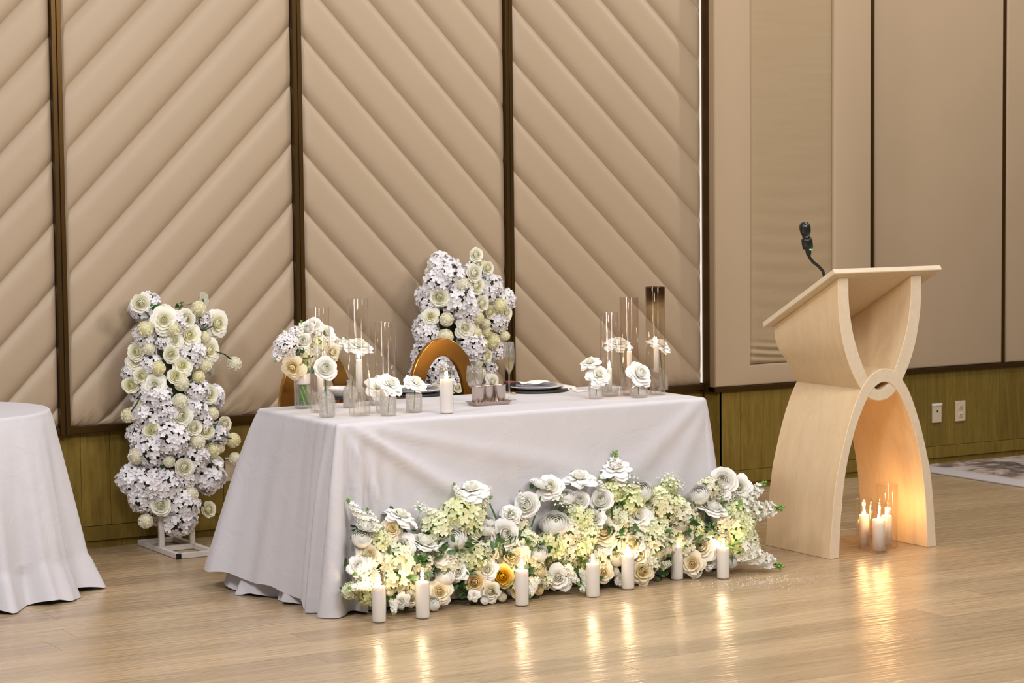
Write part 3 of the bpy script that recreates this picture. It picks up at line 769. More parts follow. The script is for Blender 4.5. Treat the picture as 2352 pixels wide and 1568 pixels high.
def floret(b, c, nrm, s, rs, n=4, mi=0, cup=.25):
    q_ = nrm.to_track_quat('Z', 'Y'); a0 = rs.uniform(0, 2)
    for k in range(n):
        a = a0+2*PI*k/n; w = PI/n*.95
        pts = [(0, 0, 0), (s*.55*math.cos(a-w), s*.55*math.sin(a-w), s*cup*.5), (s*math.cos(a-w*.45), s*math.sin(a-w*.45), s*cup*rs.uniform(.4, 1.3)),
               (s*math.cos(a+w*.45), s*math.sin(a+w*.45), s*cup*rs.uniform(.4, 1.3)), (s*.55*math.cos(a+w), s*.55*math.sin(a+w), s*cup*.5), (s*.62*math.cos(a), s*.62*math.sin(a), -s*.05)]
        b.add([c+q_ @ Vector(p) for p in pts], [(0, 1, 5), (1, 2, 5), (2, 3, 5), (3, 4, 5), (4, 0, 5)], mi)
def hydra_mesh(mat, seed, n=74, s=.30):
    rs = random.Random(seed); b = MB()
    for i in range(n):
        d = fib(n, i)
        if d.z < -.72: continue
        d = (d+Vector((rs.uniform(-.16, .16), rs.uniform(-.16, .16), rs.uniform(-.16, .16)))).normalized()
        floret(b, d*rs.uniform(.80, .96), (d+Vector((rs.uniform(-.35, .35), rs.uniform(-.35, .35), rs.uniform(-.35, .35)))).normalized(), s*rs.uniform(.85, 1.15), rs)
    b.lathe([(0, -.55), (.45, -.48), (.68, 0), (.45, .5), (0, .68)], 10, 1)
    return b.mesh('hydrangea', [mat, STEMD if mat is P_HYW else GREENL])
def mum_mesh(seed):
    rs = random.Random(seed); b = MB(); n = 330
    for i in range(n):
        d = fib(n, i); q_ = d.to_track_quat('Z', 'Y'); s = .095; a = rs.uniform(0, 6); r0 = .80*rs.uniform(.97, 1.03)
        tx, ty = Vector((math.cos(a), math.sin(a), 0)), Vector((-math.sin(a), math.cos(a), 0))
        pts = [-tx*s*.5-ty*s*.5, tx*s*.5-ty*s*.5, tx*s*.62+ty*s*.3+Vector((0, 0, s*1.2)), Vector((0, 0, s*1.75))+ty*s*.1, -tx*s*.62+ty*s*.3+Vector((0, 0, s*1.2))]
        b.add([d*r0+q_ @ p for p in pts], [(0, 1, 2, 3, 4)])
    b.lathe([(0, -.82), (.55, -.6), (.82, 0), (.55, .6), (0, .82)], 12)
    return b.mesh('pompom_chrysanthemum', [P_MUM])
def stock_mesh(mat, seed, n=30, tipgreen=True):
    "a spike of small florets along +Z, one unit long"
    rs = random.Random(seed); b = MB(); b.tube([(0, 0, -.35), (.01, 0, .4), (0, .02, 1)], [.022, .018, .01], 6, 1)
    for i in range(n):
        t = i/n; a = i*2.4; r = .15*(1-.45*t); c = Vector((r*math.cos(a), r*math.sin(a), .02+.80*t))
        floret(b, c, Vector((math.cos(a), math.sin(a), .5)).normalized(), .135*(1-.35*t), rs, 5, 0, .3)
    for i in range(10):
        a = i*2.4; c = Vector((.045*math.cos(a), .045*math.sin(a), .84+.016*i))
        b.lathe([(0, -.035), (.03, 0), (.022, .03), (0, .045)], 5, 1, c)
    for i in range(3):
        a = i*2.1; d = Vector((math.cos(a), math.sin(a), .3)); s_ = Vector((-math.sin(a), math.cos(a), 0))
        b.add([Vector((0, 0, -.2)), d*.16+s_*.035+Vector((0, 0, -.15)), d*.34+Vector((0, 0, -.16)), d*.16-s_*.035+Vector((0, 0, -.15))], [(0, 1, 2, 3)], 1)
    return b.mesh('stock_sprig', [mat, GREENL])
def lace_mesh(seed):
    rs = random.Random(seed); b = MB(); b.tube([(0, 0, -1.4), (.04, 0, -.7), (0, 0, 0)], .03, 5, 1)
    for i in range(22):
        d = fib(40, i); d.z = abs(d.z)*.8+.25; d.normalize(); e_ = d*rs.uniform(.8, 1.0); b.tube([(0, 0, 0), e_], .010, 3, 1, False)
        for k in range(3):
            floret(b, e_+Vector((rs.uniform(-.1, .1), rs.uniform(-.1, .1), rs.uniform(-.03, .05))), (d+Vector((0, 0, .4))).normalized(), .085, rs, 4)
    return b.mesh('lace_flower', [P_WHITE, GREENL])
def leaf_mesh():
    b = MB(); V = []
    for j in range(6):
        t = j/5; w = .30*math.sin(PI*min(1, t*.93+.05))**.8
        for u in (-1, 0, 1): V.append((u*w, t, -.18*t*t+.10*abs(u)*w/.3))
    b.add(V, [(j*3+i, j*3+i+1, (j+1)*3+i+1, (j+1)*3+i) for j in range(5) for i in (0, 1)]); return b.mesh('leaf', GREEN)
M = dict(
  rw=[rose_mesh(P_WHITE, i, 0) for i in (1, 2)], ro=[rose_mesh(P_WHITE, i, 1) for i in (3, 4)], rr=[rose_mesh(P_WHITE, i, 2) for i in (5, 6)],
  rc=[rose_mesh(P_CREAM, i, 1) for i in (7, 8)], ry=[rose_mesh(P_YEL, i, 0) for i in (9, 10)], ri=[rose_mesh(P_SILKW, i, k) for i, k in ((11, 0), (12, 1), (13, 0))],
  nw=[ranun_mesh(P_WHITE, i) for i in (1, 2)], nc=[ranun_mesh(P_CREAM, 3)], ny=[ranun_mesh(P_YEL, 4)],
  hw=[hydra_mesh(P_HYW, i) for i in (1, 2, 3)], hg=[hydra_mesh(P_HYG, i) for i in (4, 5)], hc=[hydra_mesh(P_HYC, i) for i in (6, 7)],
  mu=[mum_mesh(i) for i in (1, 2)], sw=[stock_mesh(P_WHITE, i) for i in (1, 2, 3)], la=[lace_mesh(1), lace_mesh(2)], lf=[leaf_mesh()])
KN = dict(rw='rose', ro='rose', rr='rose', rc='rose', ry='rose', ri='rose', nw='ranunculus', nc='ranunculus', ny='ranunculus', hw='hydrangea', hg='hydrangea', hc='hydrangea', mu='pompom_chrysanthemum', sw='stock_sprig', la='lace_flower', lf='leaf')
def bloom(parent, kind, loc, r, d, spin=None, sc=None):
    "a bloom of radius r at a world point, facing d"
    org = parent.location if parent else Vector((0, 0, 0))
    q_ = Vector(d).normalized().to_track_quat('Z', 'Y') @ Quaternion((0, 0, 1), R.uniform(0, 6.28) if spin is None else spin)
    k = {'rw': .88, 'ro': .88, 'rr': .72, 'rc': .88, 'ry': 1.0, 'ri': .95}.get(kind, 1.0)
    return ob(KN[kind], R.choice(M[kind]), parent, Vector(loc)-org, q_, r*k)
def stemt(parent, pts, r=.0028, mat=None, name='stem'):
    org = parent.location; b = MB(); b.tube([Vector(p)-org for p in pts], r, 6); return b.ob(name, mat or STEM, parent)
def leaves(parent, pts, size, n, name='foliage', spread=.05, mat=None):
    "loose small leaves nobody could count, joined"
    org = parent.location; b = MB(); src = M['lf'][0]; sv = [v.co.copy() for v in src.vertices]; sf = [tuple(p.vertices) for p in src.polygons]
    for i in range(n):
        p = Vector(R.choice(pts))-org+Vector((R.uniform(-1, 1), R.uniform(-1, 1), R.uniform(-1, 1)))*spread
        q_ = Vector((R.uniform(-1, 1), R.uniform(-1.2, .4), R.uniform(-.5, 1))).normalized().to_track_quat('Y', 'Z') @ Quaternion((0, 1, 0), R.uniform(0, 6)); s_ = size*R.uniform(.6, 1.3)
        b.add([p+q_ @ (v*s_) for v in sv], sf)
    o = b.ob(name, mat or GREEN, parent, True); o['kind'] = 'stuff'; return o
VIEW = lambda P: (CAM-Vector(P)).normalized()

# ------------------------------------------------------------------ floral columns
def column(name, label, cx, cy, items, org, sc, axis, depth, base):
    t = thing(name, label, 'flower arrangement', (cx, cy, 0), 'floral columns on white stands')
    foam = []
    for kind, lst in items.items():
        for (x, y, r) in lst:
            px, py = org[0]+x*sc, org[1]+y*sc
            P0 = at(px, py, Y=cy); u = (P0.x-axis(P0.z))/.21; u = max(-1, min(1, u))
            fwd = depth*math.sqrt(max(.03, 1-u*u))
            if kind == 'mu': fwd += .022
            if kind[0] == 'r': fwd += .018
            if kind[0] == 'h': fwd -= .02
            P = at(px, py, Y=cy-fwd); rad = r*sc*mpp(P)
            rad *= 1.24 if kind[0] == 'h' else 1.2
            d = Vector((u*.9, -1.0, .10+R.uniform(-.15, .25))) + VIEW(P)*.9
            bloom(t, kind, P, rad, d); foam.append(P)
    return t, foam
ax1 = lambda z: pl(z, [(0, 3.88), (.3, 3.87), (.6, 3.93), (1.2, 3.90)])
it1 = dict(
 mu=[(507, 120, 40), (205, 235, 42), (360, 235, 38), (280, 455, 36), (410, 540, 40), (400, 640, 40), (505, 505, 33), (540, 440, 36), (175, 665, 33), (110, 720, 38), (580, 710, 36), (700, 860, 38), (578, 920, 40), (497, 870, 42), (155, 950, 42), (340, 980, 30), (710, 962, 32), (460, 1165, 40), (207, 1315, 38), (705, 430, 38), (540, 282, 32), (622, 905, 28), (225, 345, 32), (165, 745, 26)],
 ri=[(178, 90, 48), (310, 185, 54), (610, 205, 58), (450, 270, 55), (372, 300, 36), (565, 355, 52), (350, 375, 42), (415, 440, 42), (185, 500, 42), (375, 498, 40), (125, 550, 42), (255, 550, 50), (405, 725, 56), (242, 805, 44), (545, 805, 46), (480, 790, 40), (650, 770, 40), (425, 1015, 48), (290, 1225, 52), (560, 1250, 42), (155, 362, 45), (560, 600, 50), (430, 180, 50), (150, 420, 40), (615, 990, 34)],
 hw=[(200, 270, 55), (300, 310, 35), (455, 365, 72), (130, 480, 50), (240, 430, 52), (260, 610, 75), (490, 580, 62), (210, 710, 76), (480, 680, 62), (340, 850, 92), (175, 830, 62), (240, 920, 74), (600, 830, 62), (480, 950, 68), (550, 1060, 86), (135, 1085, 76), (220, 1110, 82), (320, 1110, 76), (195, 1180, 72), (410, 1220, 82), (390, 1315, 72), (590, 610, 52), (420, 1085, 52), (330, 690, 62), (520, 750, 52), (380, 200, 60), (160, 600, 40), (440, 1310, 50), (530, 180, 40), (290, 1150, 60)])
CY1 = 9.66
c1, f1 = column('floral_column', 'full-height column of ivory and white flowers on a white stand, left of the head table', 3.88, CY1, it1, (250, 660), .408, ax1, .13, 0)
def P1(x, y, Y=CY1-.10): return at(250+x*.408, 660+y*.408, Y=Y)
for q0, q1, q2 in (((190, 115), (225, 160), (260, 200)), ((690, 405), (650, 375), (600, 360)), ((215, 1300), (228, 1260), (240, 1225)), ((535, 1232), (515, 1210), (490, 1190)), ((125, 700), (160, 650), (185, 590)), ((490, 135), (470, 155), (450, 180)), ((560, 215), (530, 235), (520, 260)), ((585, 218), (550, 235), (522, 265)), ((460, 720), (490, 718), (520, 722)), ((640, 865), (610, 862), (590, 870)), ((640, 835), (665, 845), (690, 850)), ((300, 230), (305, 255), (315, 275))):
    stemt(c1, [P1(*q0), P1(*q1), P1(*q2)], .0035, STEMD)
# side and back of the column
for i in range(64):
    z = .16+1.02*(i+.5)/64; a = R.uniform(.15, PI-.15) ; rr = .155 if z > .25 else .09
    P = Vector((ax1(z)+rr*1.1*math.cos(a), CY1-.02+min(.15, rr*.9*math.sin(a)), z)); kind = R.choice(['hw', 'hw', 'ri', 'mu'])
    bloom(c1, kind, P, .062 if kind == 'hw' else .034, (math.cos(a), .6*math.sin(a), R.uniform(-.2, .3)))
pts = [Vector((ax1(z)+R.uniform(-.13, .13), CY1-.05+R.uniform(-.05, .06), z)) for z in [.2+.05*i for i in range(20)] for _ in range(3)]
leaves(c1, pts, .04, 420, spread=.02)
# stand
def stand(t, x0, x1, y0, y1, postz):
    org = t.location; x0 -= org.x; x1 -= org.x; y0 -= org.y; y1 -= org.y; w = .022
    b = MB(); b.box((x0, y0, .002), (x0+w, y1, .026), bev=.001); b.box((x1-w, y0, .002), (x1, y1, .026), bev=.001)
    b.box((x0+w, y0, .002), (x1-w, y0+w, .026), bev=.001); b.box((x0+w, y1-w, .002), (x1-w, y1, .026), bev=.001); ym = (y0+y1)/2
    b.box((x0+w, ym-w/2, .002), (x1-w, ym+w/2, .026), bev=.001)
    b.ob('base_frame', WHITEM, t, False)
    for xx in (x0, x1-w):
        b = MB(); b.box((xx+.004-.005, y0-.0015, .001), (xx+w-.003+.004, y0+.003, .027)); b.ob('end_cap', BLACK, t, False)
    for xx in (x0+.012, x1-w-.012):
        b = MB(); b.box((xx, ym-.011, .026), (xx+.024, ym+.011, postz), bev=.001); b.ob('post', WHITEM, t, False)
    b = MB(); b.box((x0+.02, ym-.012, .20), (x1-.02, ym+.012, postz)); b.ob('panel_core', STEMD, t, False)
stand(c1, 3.765, 3.965, 9.33, 9.82, 1.08)
ax2 = lambda z: pl(z, [(0, 5.36), (.6, 5.36), (1.0, 5.40), (1.3, 5.42)])
it2 = dict(
 ri=[(755, 110, 66), (870, 240, 62), (735, 290, 78), (755, 420, 78), (390, 530, 88), (300, 725, 62), (810, 595, 72), (895, 680, 58), (650, 840, 76), (855, 1120, 66), (1060, 690, 60), (920, 1380, 62), (345, 1450, 52), (575, 1440, 45), (960, 640, 50), (775, 205, 50)],
 mu=[(605, 400, 72), (765, 740, 64), (460, 755, 64), (450, 930, 72), (755, 890, 54), (860, 880, 54), (910, 970, 78), (1045, 920, 46), (990, 620, 72), (820, 995, 52), (780, 1190, 42), (850, 800, 48), (800, 1290, 50)],
 hw=[(470, 300, 140), (370, 400, 122), (300, 620, 84), (560, 560, 150), (640, 660, 122), (900, 420, 102), (1030, 560, 100), (270, 900, 112), (240, 1050, 84), (215, 1120, 64), (700, 1010, 122), (740, 1130, 84), (950, 780, 104), (950, 1070, 84), (370, 1230, 94), (390, 1340, 74), (600, 1230, 94), (600, 1330, 84), (450, 1400, 84), (890, 1240, 64), (1000, 740, 74), (240, 760, 60), (300, 480, 70), (860, 500, 80), (480, 1100, 90), (720, 800, 60), (860, 1340, 60), (700, 1400, 70)])
CY2 = 9.60
c2, f2 = column('floral_column', 'column of white and ivory flowers rising behind the arched gold chair', 5.36, CY2, it2, (920, 560), .2296, ax2, .13, 0)
def P2(x, y, Y=CY2-.10): return at(920+x*.2296, 560+y*.2296, Y=Y)
for q0, q1, q2 in (((715, 170), (685, 220), (655, 350)), ((700, 330), (680, 360), (665, 380)), ((995, 905), (950, 885), (900, 865)), ((430, 820), (460, 822), (520, 800)), ((705, 690), (740, 800), (760, 830))):
    stemt(c2, [P2(*q0), P2(*q1), P2(*q2)], .0035, STEMD)
for i in range(70):
    z = .16+1.16*(i+.5)/70; a = R.uniform(.15, PI-.15) if z > .66 else R.uniform(-PI, PI); rr = .16 if z > .25 else .10
    P = Vector((ax2(z)+rr*1.05*math.cos(a), CY2-.03+max(-.14, min(.15, rr*.9*math.sin(a))), z)); kind = R.choice(['hw', 'hw', 'ri', 'mu'])
    bloom(c2, kind, P, .065 if kind == 'hw' else .034, (math.cos(a), .6*math.sin(a), R.uniform(-.2, .3)))
pts = [Vector((ax2(z)+R.uniform(-.14, .14), CY2-.05+R.uniform(-.06, .06), z)) for z in [.25+.05*i for i in range(21)] for _ in range(3)]
leaves(c2, pts, .04, 420, spread=.02)
stand(c2, 5.26, 5.46, 9.31, 9.80, 1.12)

# ------------------------------------------------------------------ the long arrangement on the floor
fa = thing('floor_flower_arrangement', 'long low bank of white, cream and yellow flowers along the foot of the head table', 'flower arrangement', (4.75, 7.63, 0))
G = {
 'A': [ # crop at (760,1040)
 ('rr', 600, 530, 40, 1), ('rr', 1210, 300, 40, 1), ('rw', 1680, 450, 33, 0), ('ro', 1880, 290, 28, 0), ('rw', 1790, 275, 26, 1), ('nw', 1925, 620, 30, 0), ('rw', 1490, 700, 35, 0), ('nw', 1060, 740, 27, 0), ('ro', 800, 765, 34, 1), ('ro', 600, 800, 30, 0),
 ('rw', 300, 640, 25, 1), ('nw', 265, 735, 22, 0), ('rc', 520, 660, 22, 0), ('rc', 330, 880, 28, 0), ('hg', 560, 910, 36, 0), ('ro', 930, 870, 27, 0), ('nw', 980, 1060, 22, 0), ('ro', 1085, 1020, 20, 0), ('rc', 930, 1190, 26, 0), ('nw', 880, 1295, 15, 0),
 ('ry', 1235, 1105, 22, 0), ('ry', 1470, 1060, 24, 0), ('rc', 1560, 890, 32, 0), ('nw', 1775, 865, 21, 0), ('nc', 1790, 1010, 16, 0), ('hc', 1720, 950, 24, 0), ('ro', 1950, 1065, 27, 0), ('ny', 1780, 1180, 11, 0), ('nc', 1470, 1235, 10, 0), ('rc', 1370, 1185, 22, 0), ('nw', 1320, 1262, 10, 0), ('rr', 1230, 1215, 15, 0),
 ('hc', 300, 1085, 28, 0), ('hg', 315, 1195, 24, 0), ('hc', 560, 1060, 34, 0), ('nc', 505, 1200, 8, 0), ('rr', 610, 1265, 19, 0), ('hc', 670, 1175, 20, 0), ('hg', 1100, 540, 38, 0), ('hg', 1210, 500, 28, 0), ('hg', 1190, 640, 26, 0), ('hg', 900, 640, 30, 0), ('hg', 1200, 905, 32, 0), ('hc', 1000, 960, 28, 0),
 ('ro', 1345, 1000, 22, 0), ('hc', 1340, 850, 26, 0), ('nw', 1335, 650, 18, 0), ('ro', 1540, 530, 22, 0), ('hg', 1900, 790, 30, 0), ('hc', 1560, 1130, 18, 0), ('ry', 1600, 1180, 15, 0), ('hg', 1660, 770, 26, 0), ('hc', 1560, 830, 22, 0), ('rc', 1700, 1130, 16, 0), ('hc', 760, 950, 28, 0), ('hg', 430, 760, 24, 0), ('rc', 700, 1250, 16, 0), ('ro', 1130, 880, 20, 0), ('nw', 1350, 590, 14, 0), ('hg', 160, 1180, 16, 0), ('ro', 240, 980, 24, 0), ('hc', 1840, 1100, 16, 0), ('rw', 640, 720, 18, 1)],
 'B': [ # crop at (1280,1000)
 ('rr', 190, 350, 38, 1), ('rr', 500, 265, 38, 1), ('rw', 380, 560, 30, 0), ('rw', 190, 560, 26, 0), ('nw', 80, 530, 18, 0), ('nw', 720, 480, 25, 0), ('rw', 1420, 390, 34, 0), ('ro', 1560, 440, 26, 0), ('nw', 1220, 510, 22, 0), ('ro', 1330, 620, 32, 1), ('nw', 1390, 700, 17, 0), ('rr', 690, 690, 36, 0),
 ('ro', 330, 710, 22, 0), ('hc', 60, 850, 34, 0), ('hg', 180, 720, 30, 0), ('hg', 230, 850, 28, 0), ('rc', 400, 830, 32, 0), ('hg', 200, 960, 24, 0), ('nw', 410, 975, 16, 0), ('hg', 600, 560, 32, 0), ('hg', 480, 480, 24, 0), ('hc', 880, 640, 34, 0), ('hg', 860, 560, 26, 0), ('hg', 1000, 620, 26, 0), ('hc', 1050, 700, 32, 0), ('nc', 1060, 770, 18, 0), ('hg', 850, 830, 30, 0),
 ('rc', 640, 920, 28, 0), ('hc', 800, 960, 32, 0), ('hc', 760, 1090, 26, 0), ('rc', 730, 1165, 26, 0), ('nc', 510, 1060, 18, 0), ('nc', 490, 1165, 11, 0), ('rc', 400, 1175, 20, 0), ('rw', 40, 1220, 24, 0), ('rr', 540, 1230, 16, 0), ('rw', 1100, 860, 20, 0), ('hg', 1180, 800, 20, 0), ('nc', 1285, 845, 13, 0), ('rc', 1240, 960, 30, 0), ('rc', 1160, 1100, 26, 0), ('ro', 1300, 1080, 18, 0), ('hc', 1090, 960, 22, 0),
 ('hg', 1530, 850, 34, 0), ('hc', 1590, 880, 28, 0), ('hg', 1560, 740, 30, 0), ('hg', 1500, 650, 24, 0), ('nw', 1490, 1080, 15, 0), ('hc', 1540, 1010, 18, 0), ('hc', 1300, 460, 24, 0), ('ro', 1400, 480, 22, 0), ('hg', 960, 440, 18, 0), ('hc', 930, 930, 22, 0), ('nc', 920, 980, 16, 0), ('hc', 360, 1060, 24, 0), ('hc', 590, 1060, 18, 0), ('hc', 80, 1000, 22, 0), ('hc', 1420, 760, 24, 0), ('hg', 1640, 950, 20, 0), ('hg', 760, 800, 24, 0), ('hg', 520, 720, 24, 0), ('hc', 1010, 860, 20, 0), ('rc', 700, 1030, 22, 0), ('hc', 1400, 900, 20, 0)]}
def yfor(z, kind): return 7.60+.30*z - (.0 if kind[0] == 'h' else .028)
def apx(px, py, kind, dy=0):
    P = at(px, py, Y=7.65)
    for _ in range(3): P = at(px, py, Y=yfor(max(0, P.z), kind)+dy)
    return P
core = []
for g, (ox, oy) in (('A', (760, 1040)), ('B', (1280, 1000))):
    for (kd, x, y, r, side) in G[g]:
        P = apx(ox+x*.2679, oy+y*.2679, kd); rad = r*mpp(P)*(1.25 if kd[0] == 'h' else 1.08); P.z = max(P.z, rad*.75)
        d = VIEW(P)+Vector((R.uniform(-.35, .35), 0, R.uniform(.1, .5)))
        if side: d = Vector((R.uniform(-.3, .3), -.35, 1))
        elif P.z < .12: d = VIEW(P)*1.2+Vector((R.uniform(-.4, .4), 0, -.05))
        if kd[0] == 'n': d = d+Vector((0, 0, .6))
        bloom(fa, kd, P, rad, d); core.append(P+Vector((0, .05, -.01)))
# sprigs of stock: start, end pixel
for (a, c, ln) in (((1700, 1178), (1797, 1165), 1), ((1702, 1160), (1757, 1107), 1), ((1695, 1262), (1797, 1305), 1), ((1340, 1310), (1350, 1378), 1), ((1300, 1300), (1332, 1345), 1), ((840, 1200), (797, 1145), 1), ((868, 1215), (842, 1165), 1), ((905, 1380), (905, 1438), 1),
                   ((1090, 1170), (1130, 1140), 1), ((1060, 1150), (1042, 1108), 1), ((1420, 1130), (1412, 1035), 1), ((1385, 1130), (1375, 1098), 1), ((1205, 1160), (1193, 1125), 1), ((1010, 1200), (995, 1175), 1), ((1555, 1170), (1575, 1140), 1), ((1040, 1200), (1075, 1250), 1), ((1490, 1215), (1500, 1195), 1), ((1450, 1205), (1432, 1170), 1),
                   ((840, 1345), (800, 1350), 1), ((850, 1290), (812, 1320), 1), ((1520, 1300), (1545, 1290), 1), ((1680, 1190), (1740, 1190), 1), ((1345, 1345), (1335, 1375), 1), ((1085, 1240), (1100, 1215), 1), ((1660, 1150), (1700, 1120), 1), ((1000, 1180), (960, 1165), 1), ((1130, 1255), (1160, 1240), 1), ((1230, 1330), (1215, 1375), 1)):
    low = c[1] > 1300
    A_, B_ = apx(*a, 'r', -.02 if low else 0), apx(*c, 'r', -.05 if low else 0)
    A_.z = max(A_.z, .02); B_.z = max(B_.z, .02)
    v = B_-A_; L = max(v.length, .055)
    o = ob('stock_sprig', R.choice(M['sw']), fa, A_-fa.location, v.to_track_quat('Z', 'Y'), (max(L, .085)*1.05, max(L, .085)*1.05, L))
for (px, py, r) in ((1441, 1112, 30), (1537, 1112, 30), (1282, 1155, 26), (1300, 1170, 22), (965, 1172, 22), (1175, 1185, 22), (1350, 1185, 18), (1495, 1205, 18), (1120, 1130, 14), (1555, 1120, 22), (955, 1270, 20), (1080, 1200, 20)):
    P = apx(px, py, 'r', .0); bloom(fa, 'la', P, r*mpp(P), Vector((R.uniform(-.3, .3), -.35, 1)))
for pts in (((921, 1195), (916, 1215), (914, 1245)), ((1091, 1128), (1105, 1160), (1122, 1200)), ((1122, 1150), (1132, 1172), (1140, 1190)), ((1242, 1140), (1232, 1175), (1220, 1210)), ((1412, 1082), (1407, 1130), (1405, 1190)), ((1441, 1117), (1424, 1150), (1410, 1185)), ((1464, 1140), (1450, 1155), (1440, 1175)), ((1354, 1185), (1345, 1215), (1318, 1228)), ((1594, 1150), (1588, 1180), (1584, 1205)), ((1658, 1122), (1658, 1140), (1656, 1160)), ((1078, 1196), (1086, 1215), (1092, 1232)), ((1010, 1210), (1004, 1222), (998, 1238)), ((1620, 1170), (1618, 1185), (1616, 1195)), ((1262, 1222), (1252, 1240), (1244, 1255)), ((1030, 1232), (1015, 1236), (1005, 1250)), ((1412, 1248), (1416, 1270), (1410, 1300))):
    stemt(fa, [apx(*q_, 'r') for q_ in pts], .0036)
for (px, py) in ((862, 1250), (872, 1252), (1145, 1230), (1190, 1195), (1255, 1240), (1295, 1180), (1285, 1172), (1370, 1165), (1425, 1230), (1630, 1205), (1625, 1215), (1670, 1165), (1690, 1150), (960, 1270), (970, 1275), (955, 1218), (1140, 1280), (1020, 1250), (1320, 1245), (1445, 1325), (1530, 1322), (1645, 1205), (1485, 1150), (1240, 1255), (1410, 1262), (1690, 1200), (820, 1170), (850, 1175)):
    P = apx(px, py, 'r', .01)
    for k in range(2):
        d = Vector((R.uniform(-1, 1), -.6, R.uniform(-.2, 1))).normalized()
        ob('leaf', M['lf'][0], fa, P-fa.location, d.to_track_quat('Y', 'Z') @ Quaternion((0, 1, 0), R.uniform(-1, 1)), .030*R.uniform(.7, 1.2))
# back of the bank, towards the cloth, and the dark greenery inside
for i in range(46):
    x = 3.98+1.62*(i+.5)/46+R.uniform(-.02, .02); z = R.uniform(.05, .30); kd = R.choice(['hg', 'hc', 'hg', 'ro', 'nw'])
    bloom(fa, kd, (x, 7.705, z), .055 if kd[0] == 'h' else .04, (R.uniform(-.3, .3), -.2 if z > .2 else -.8, 1 if z > .2 else .3))
core += [Vector((3.95+1.68*R.random(), R.uniform(7.60, 7.70), R.uniform(.02, .26))) for _ in range(120)]
leaves(fa, core, .034, 1500, spread=.022)
for (px, py, kd) in ((1387, 1344, 0), (1529, 1323, 1), (1127, 1382, 0)):
    P = at(px, py, Z=.006); b = MB(); petal(b, 0, .8, .6, .25, .2); o = b.ob('fallen_petal', P_WHITE if kd == 0 else P_CREAM, None, True, (P.x, P.y, .003)); o.scale = (.03, .03, .03); o.rotation_euler = (R.uniform(-.2, .2), 0, R.uniform(0, 6))
    tag(o, {1387: 'fallen white petal on the floor between the fourth and fifth floor candles', 1529: 'fallen cream petal on the floor left of the sixth floor candle', 1127: 'fallen white petal on the floor left of the third floor candle'}[px], 'petal')

# ------------------------------------------------------------------ gold chairs
def chair(x, y, label):
    t = thing('dining_chair', label, 'chair', (x, y, 0), 'gold chairs with arched backs')
    A, Bz, ai, bi, zc = .186, .30, .112, .215, .685
    V = []; n = 72
    for yy in (0, .028):
        for (ra, rb) in ((A, Bz), (ai, bi)):
            for j in range(n):
                a = 2*PI*j/n; V.append((ra*math.cos(a), yy+.05*((zc+rb*math.sin(a))-.45)*.6, zc+rb*math.sin(a)))
    Fc = []
    for j in range(n):
        k = (j+1) % n
        Fc += [(j, k, n+k, n+j), (2*n+k, 2*n+j, 3*n+j, 3*n+k), (k, j, 2*n+j, 2*n+k), (n+j, n+k, 3*n+k, 3*n+j)]
    me = newmesh('backrest', V, Fc, GOLD, True); me.set_sharp_from_angle(angle=math.radians(40))
    o = ob('backrest', me, t); md = o.modifiers.new('b', 'BEVEL'); md.width = .004; md.segments = 2; md.limit_method = 'ANGLE'; md.angle_limit = math.radians(50)
    b = MB(); b.lathe([(0, .42), (.19, .42), (.20, .43), (.20, .465), (.185, .48), (0, .486)], 32, c=(0, -.21, 0)); b.ob('seat', CUSH, t)
    b = MB(); b.lathe([(.17, .395), (.203, .395), (.205, .42), (.17, .42)], 32, c=(0, -.21, 0)); b.ob('seat_frame', GOLD, t)
    for sx, sy in ((-1, -.37), (1, -.37), (-1, -.04), (1, -.04)):
        b = MB(); b.tube([(sx*.15, sy, .40), (sx*.17, sy+(.02 if sy > -.1 else -.02), .001)], [.014, .011], 10); b.ob('leg', GOLD, t)
    b = MB(); b.tube([(-.10, .0, .46), (.10, .0, .46)], .012, 8); b.ob('back_support', GOLD, t)
    return t
chair(5.007, 9.0, 'gold metal chair with arched open back, right of the two, behind the jar candle')
chair(4.338, 9.0, 'gold metal chair with arched back half hidden by the bouquet at left')

# ------------------------------------------------------------------ table top things
def vase(P, prof, label, mat=GLASST, grp='small glass bud vases on the head table', water=None, name='bud_vase', cat='vase', n=28, fn=None):
    t = thing(name, label, cat, (P.x, P.y, TT), grp)
    b = MB(); full = prof+[(max(.001, r-.0025), z) for r, z in prof[::-1] if z > .004]+[(0, .006)]
    b.lathe([(0, 0)]+full, n, fn=fn); b.ob('glass', mat, t)
    if water:
        b = MB(); r_, z_ = water; b.lathe([(0, .0075), (r_*.95, .0075), (r_, .012), (r_, z_), (0, z_)], 24); b.ob('water', WATER, t)
    return t
BOT = lambda r, h, nr=.009: [(r*.92, 0), (r, .006), (r, h*.58), (r*.93, h*.68), (r*.6, h*.78), (nr, h*.84), (nr, h*.94), (nr*1.35, h*.96), (nr*1.35, h)]
JAR = lambda r, h: [(r*.92, 0), (r*.98, .005), (r, h*.5), (r*.99, h*.96), (r*.97, h)]
def flower(P, px, py, kind, rpx, label, d, Yf=None, via=None, two=None):
    "a cut flower standing in a vase at P; its bloom shows at the pixel"
    B = at(px, py, Y=(Yf or P.y)); t = thing('cut_rose', label, 'flower', (P.x, P.y, TT+.010), 'single white roses in bud vases')
    bloom(t, kind, B, rpx*mpp(B), d)
    if two: B2 = at(two[0], two[1], Y=P.y+.02); bloom(t, kind, B2, two[2]*mpp(B2), (-.5, -.3, 1))
    st = [Vector((P.x, P.y, TT+.012))]+([via] if via is not None else [])+[B-Vector(d).normalized()*rpx*mpp(B)*.2]
    stemt(t, st, .0026); return t
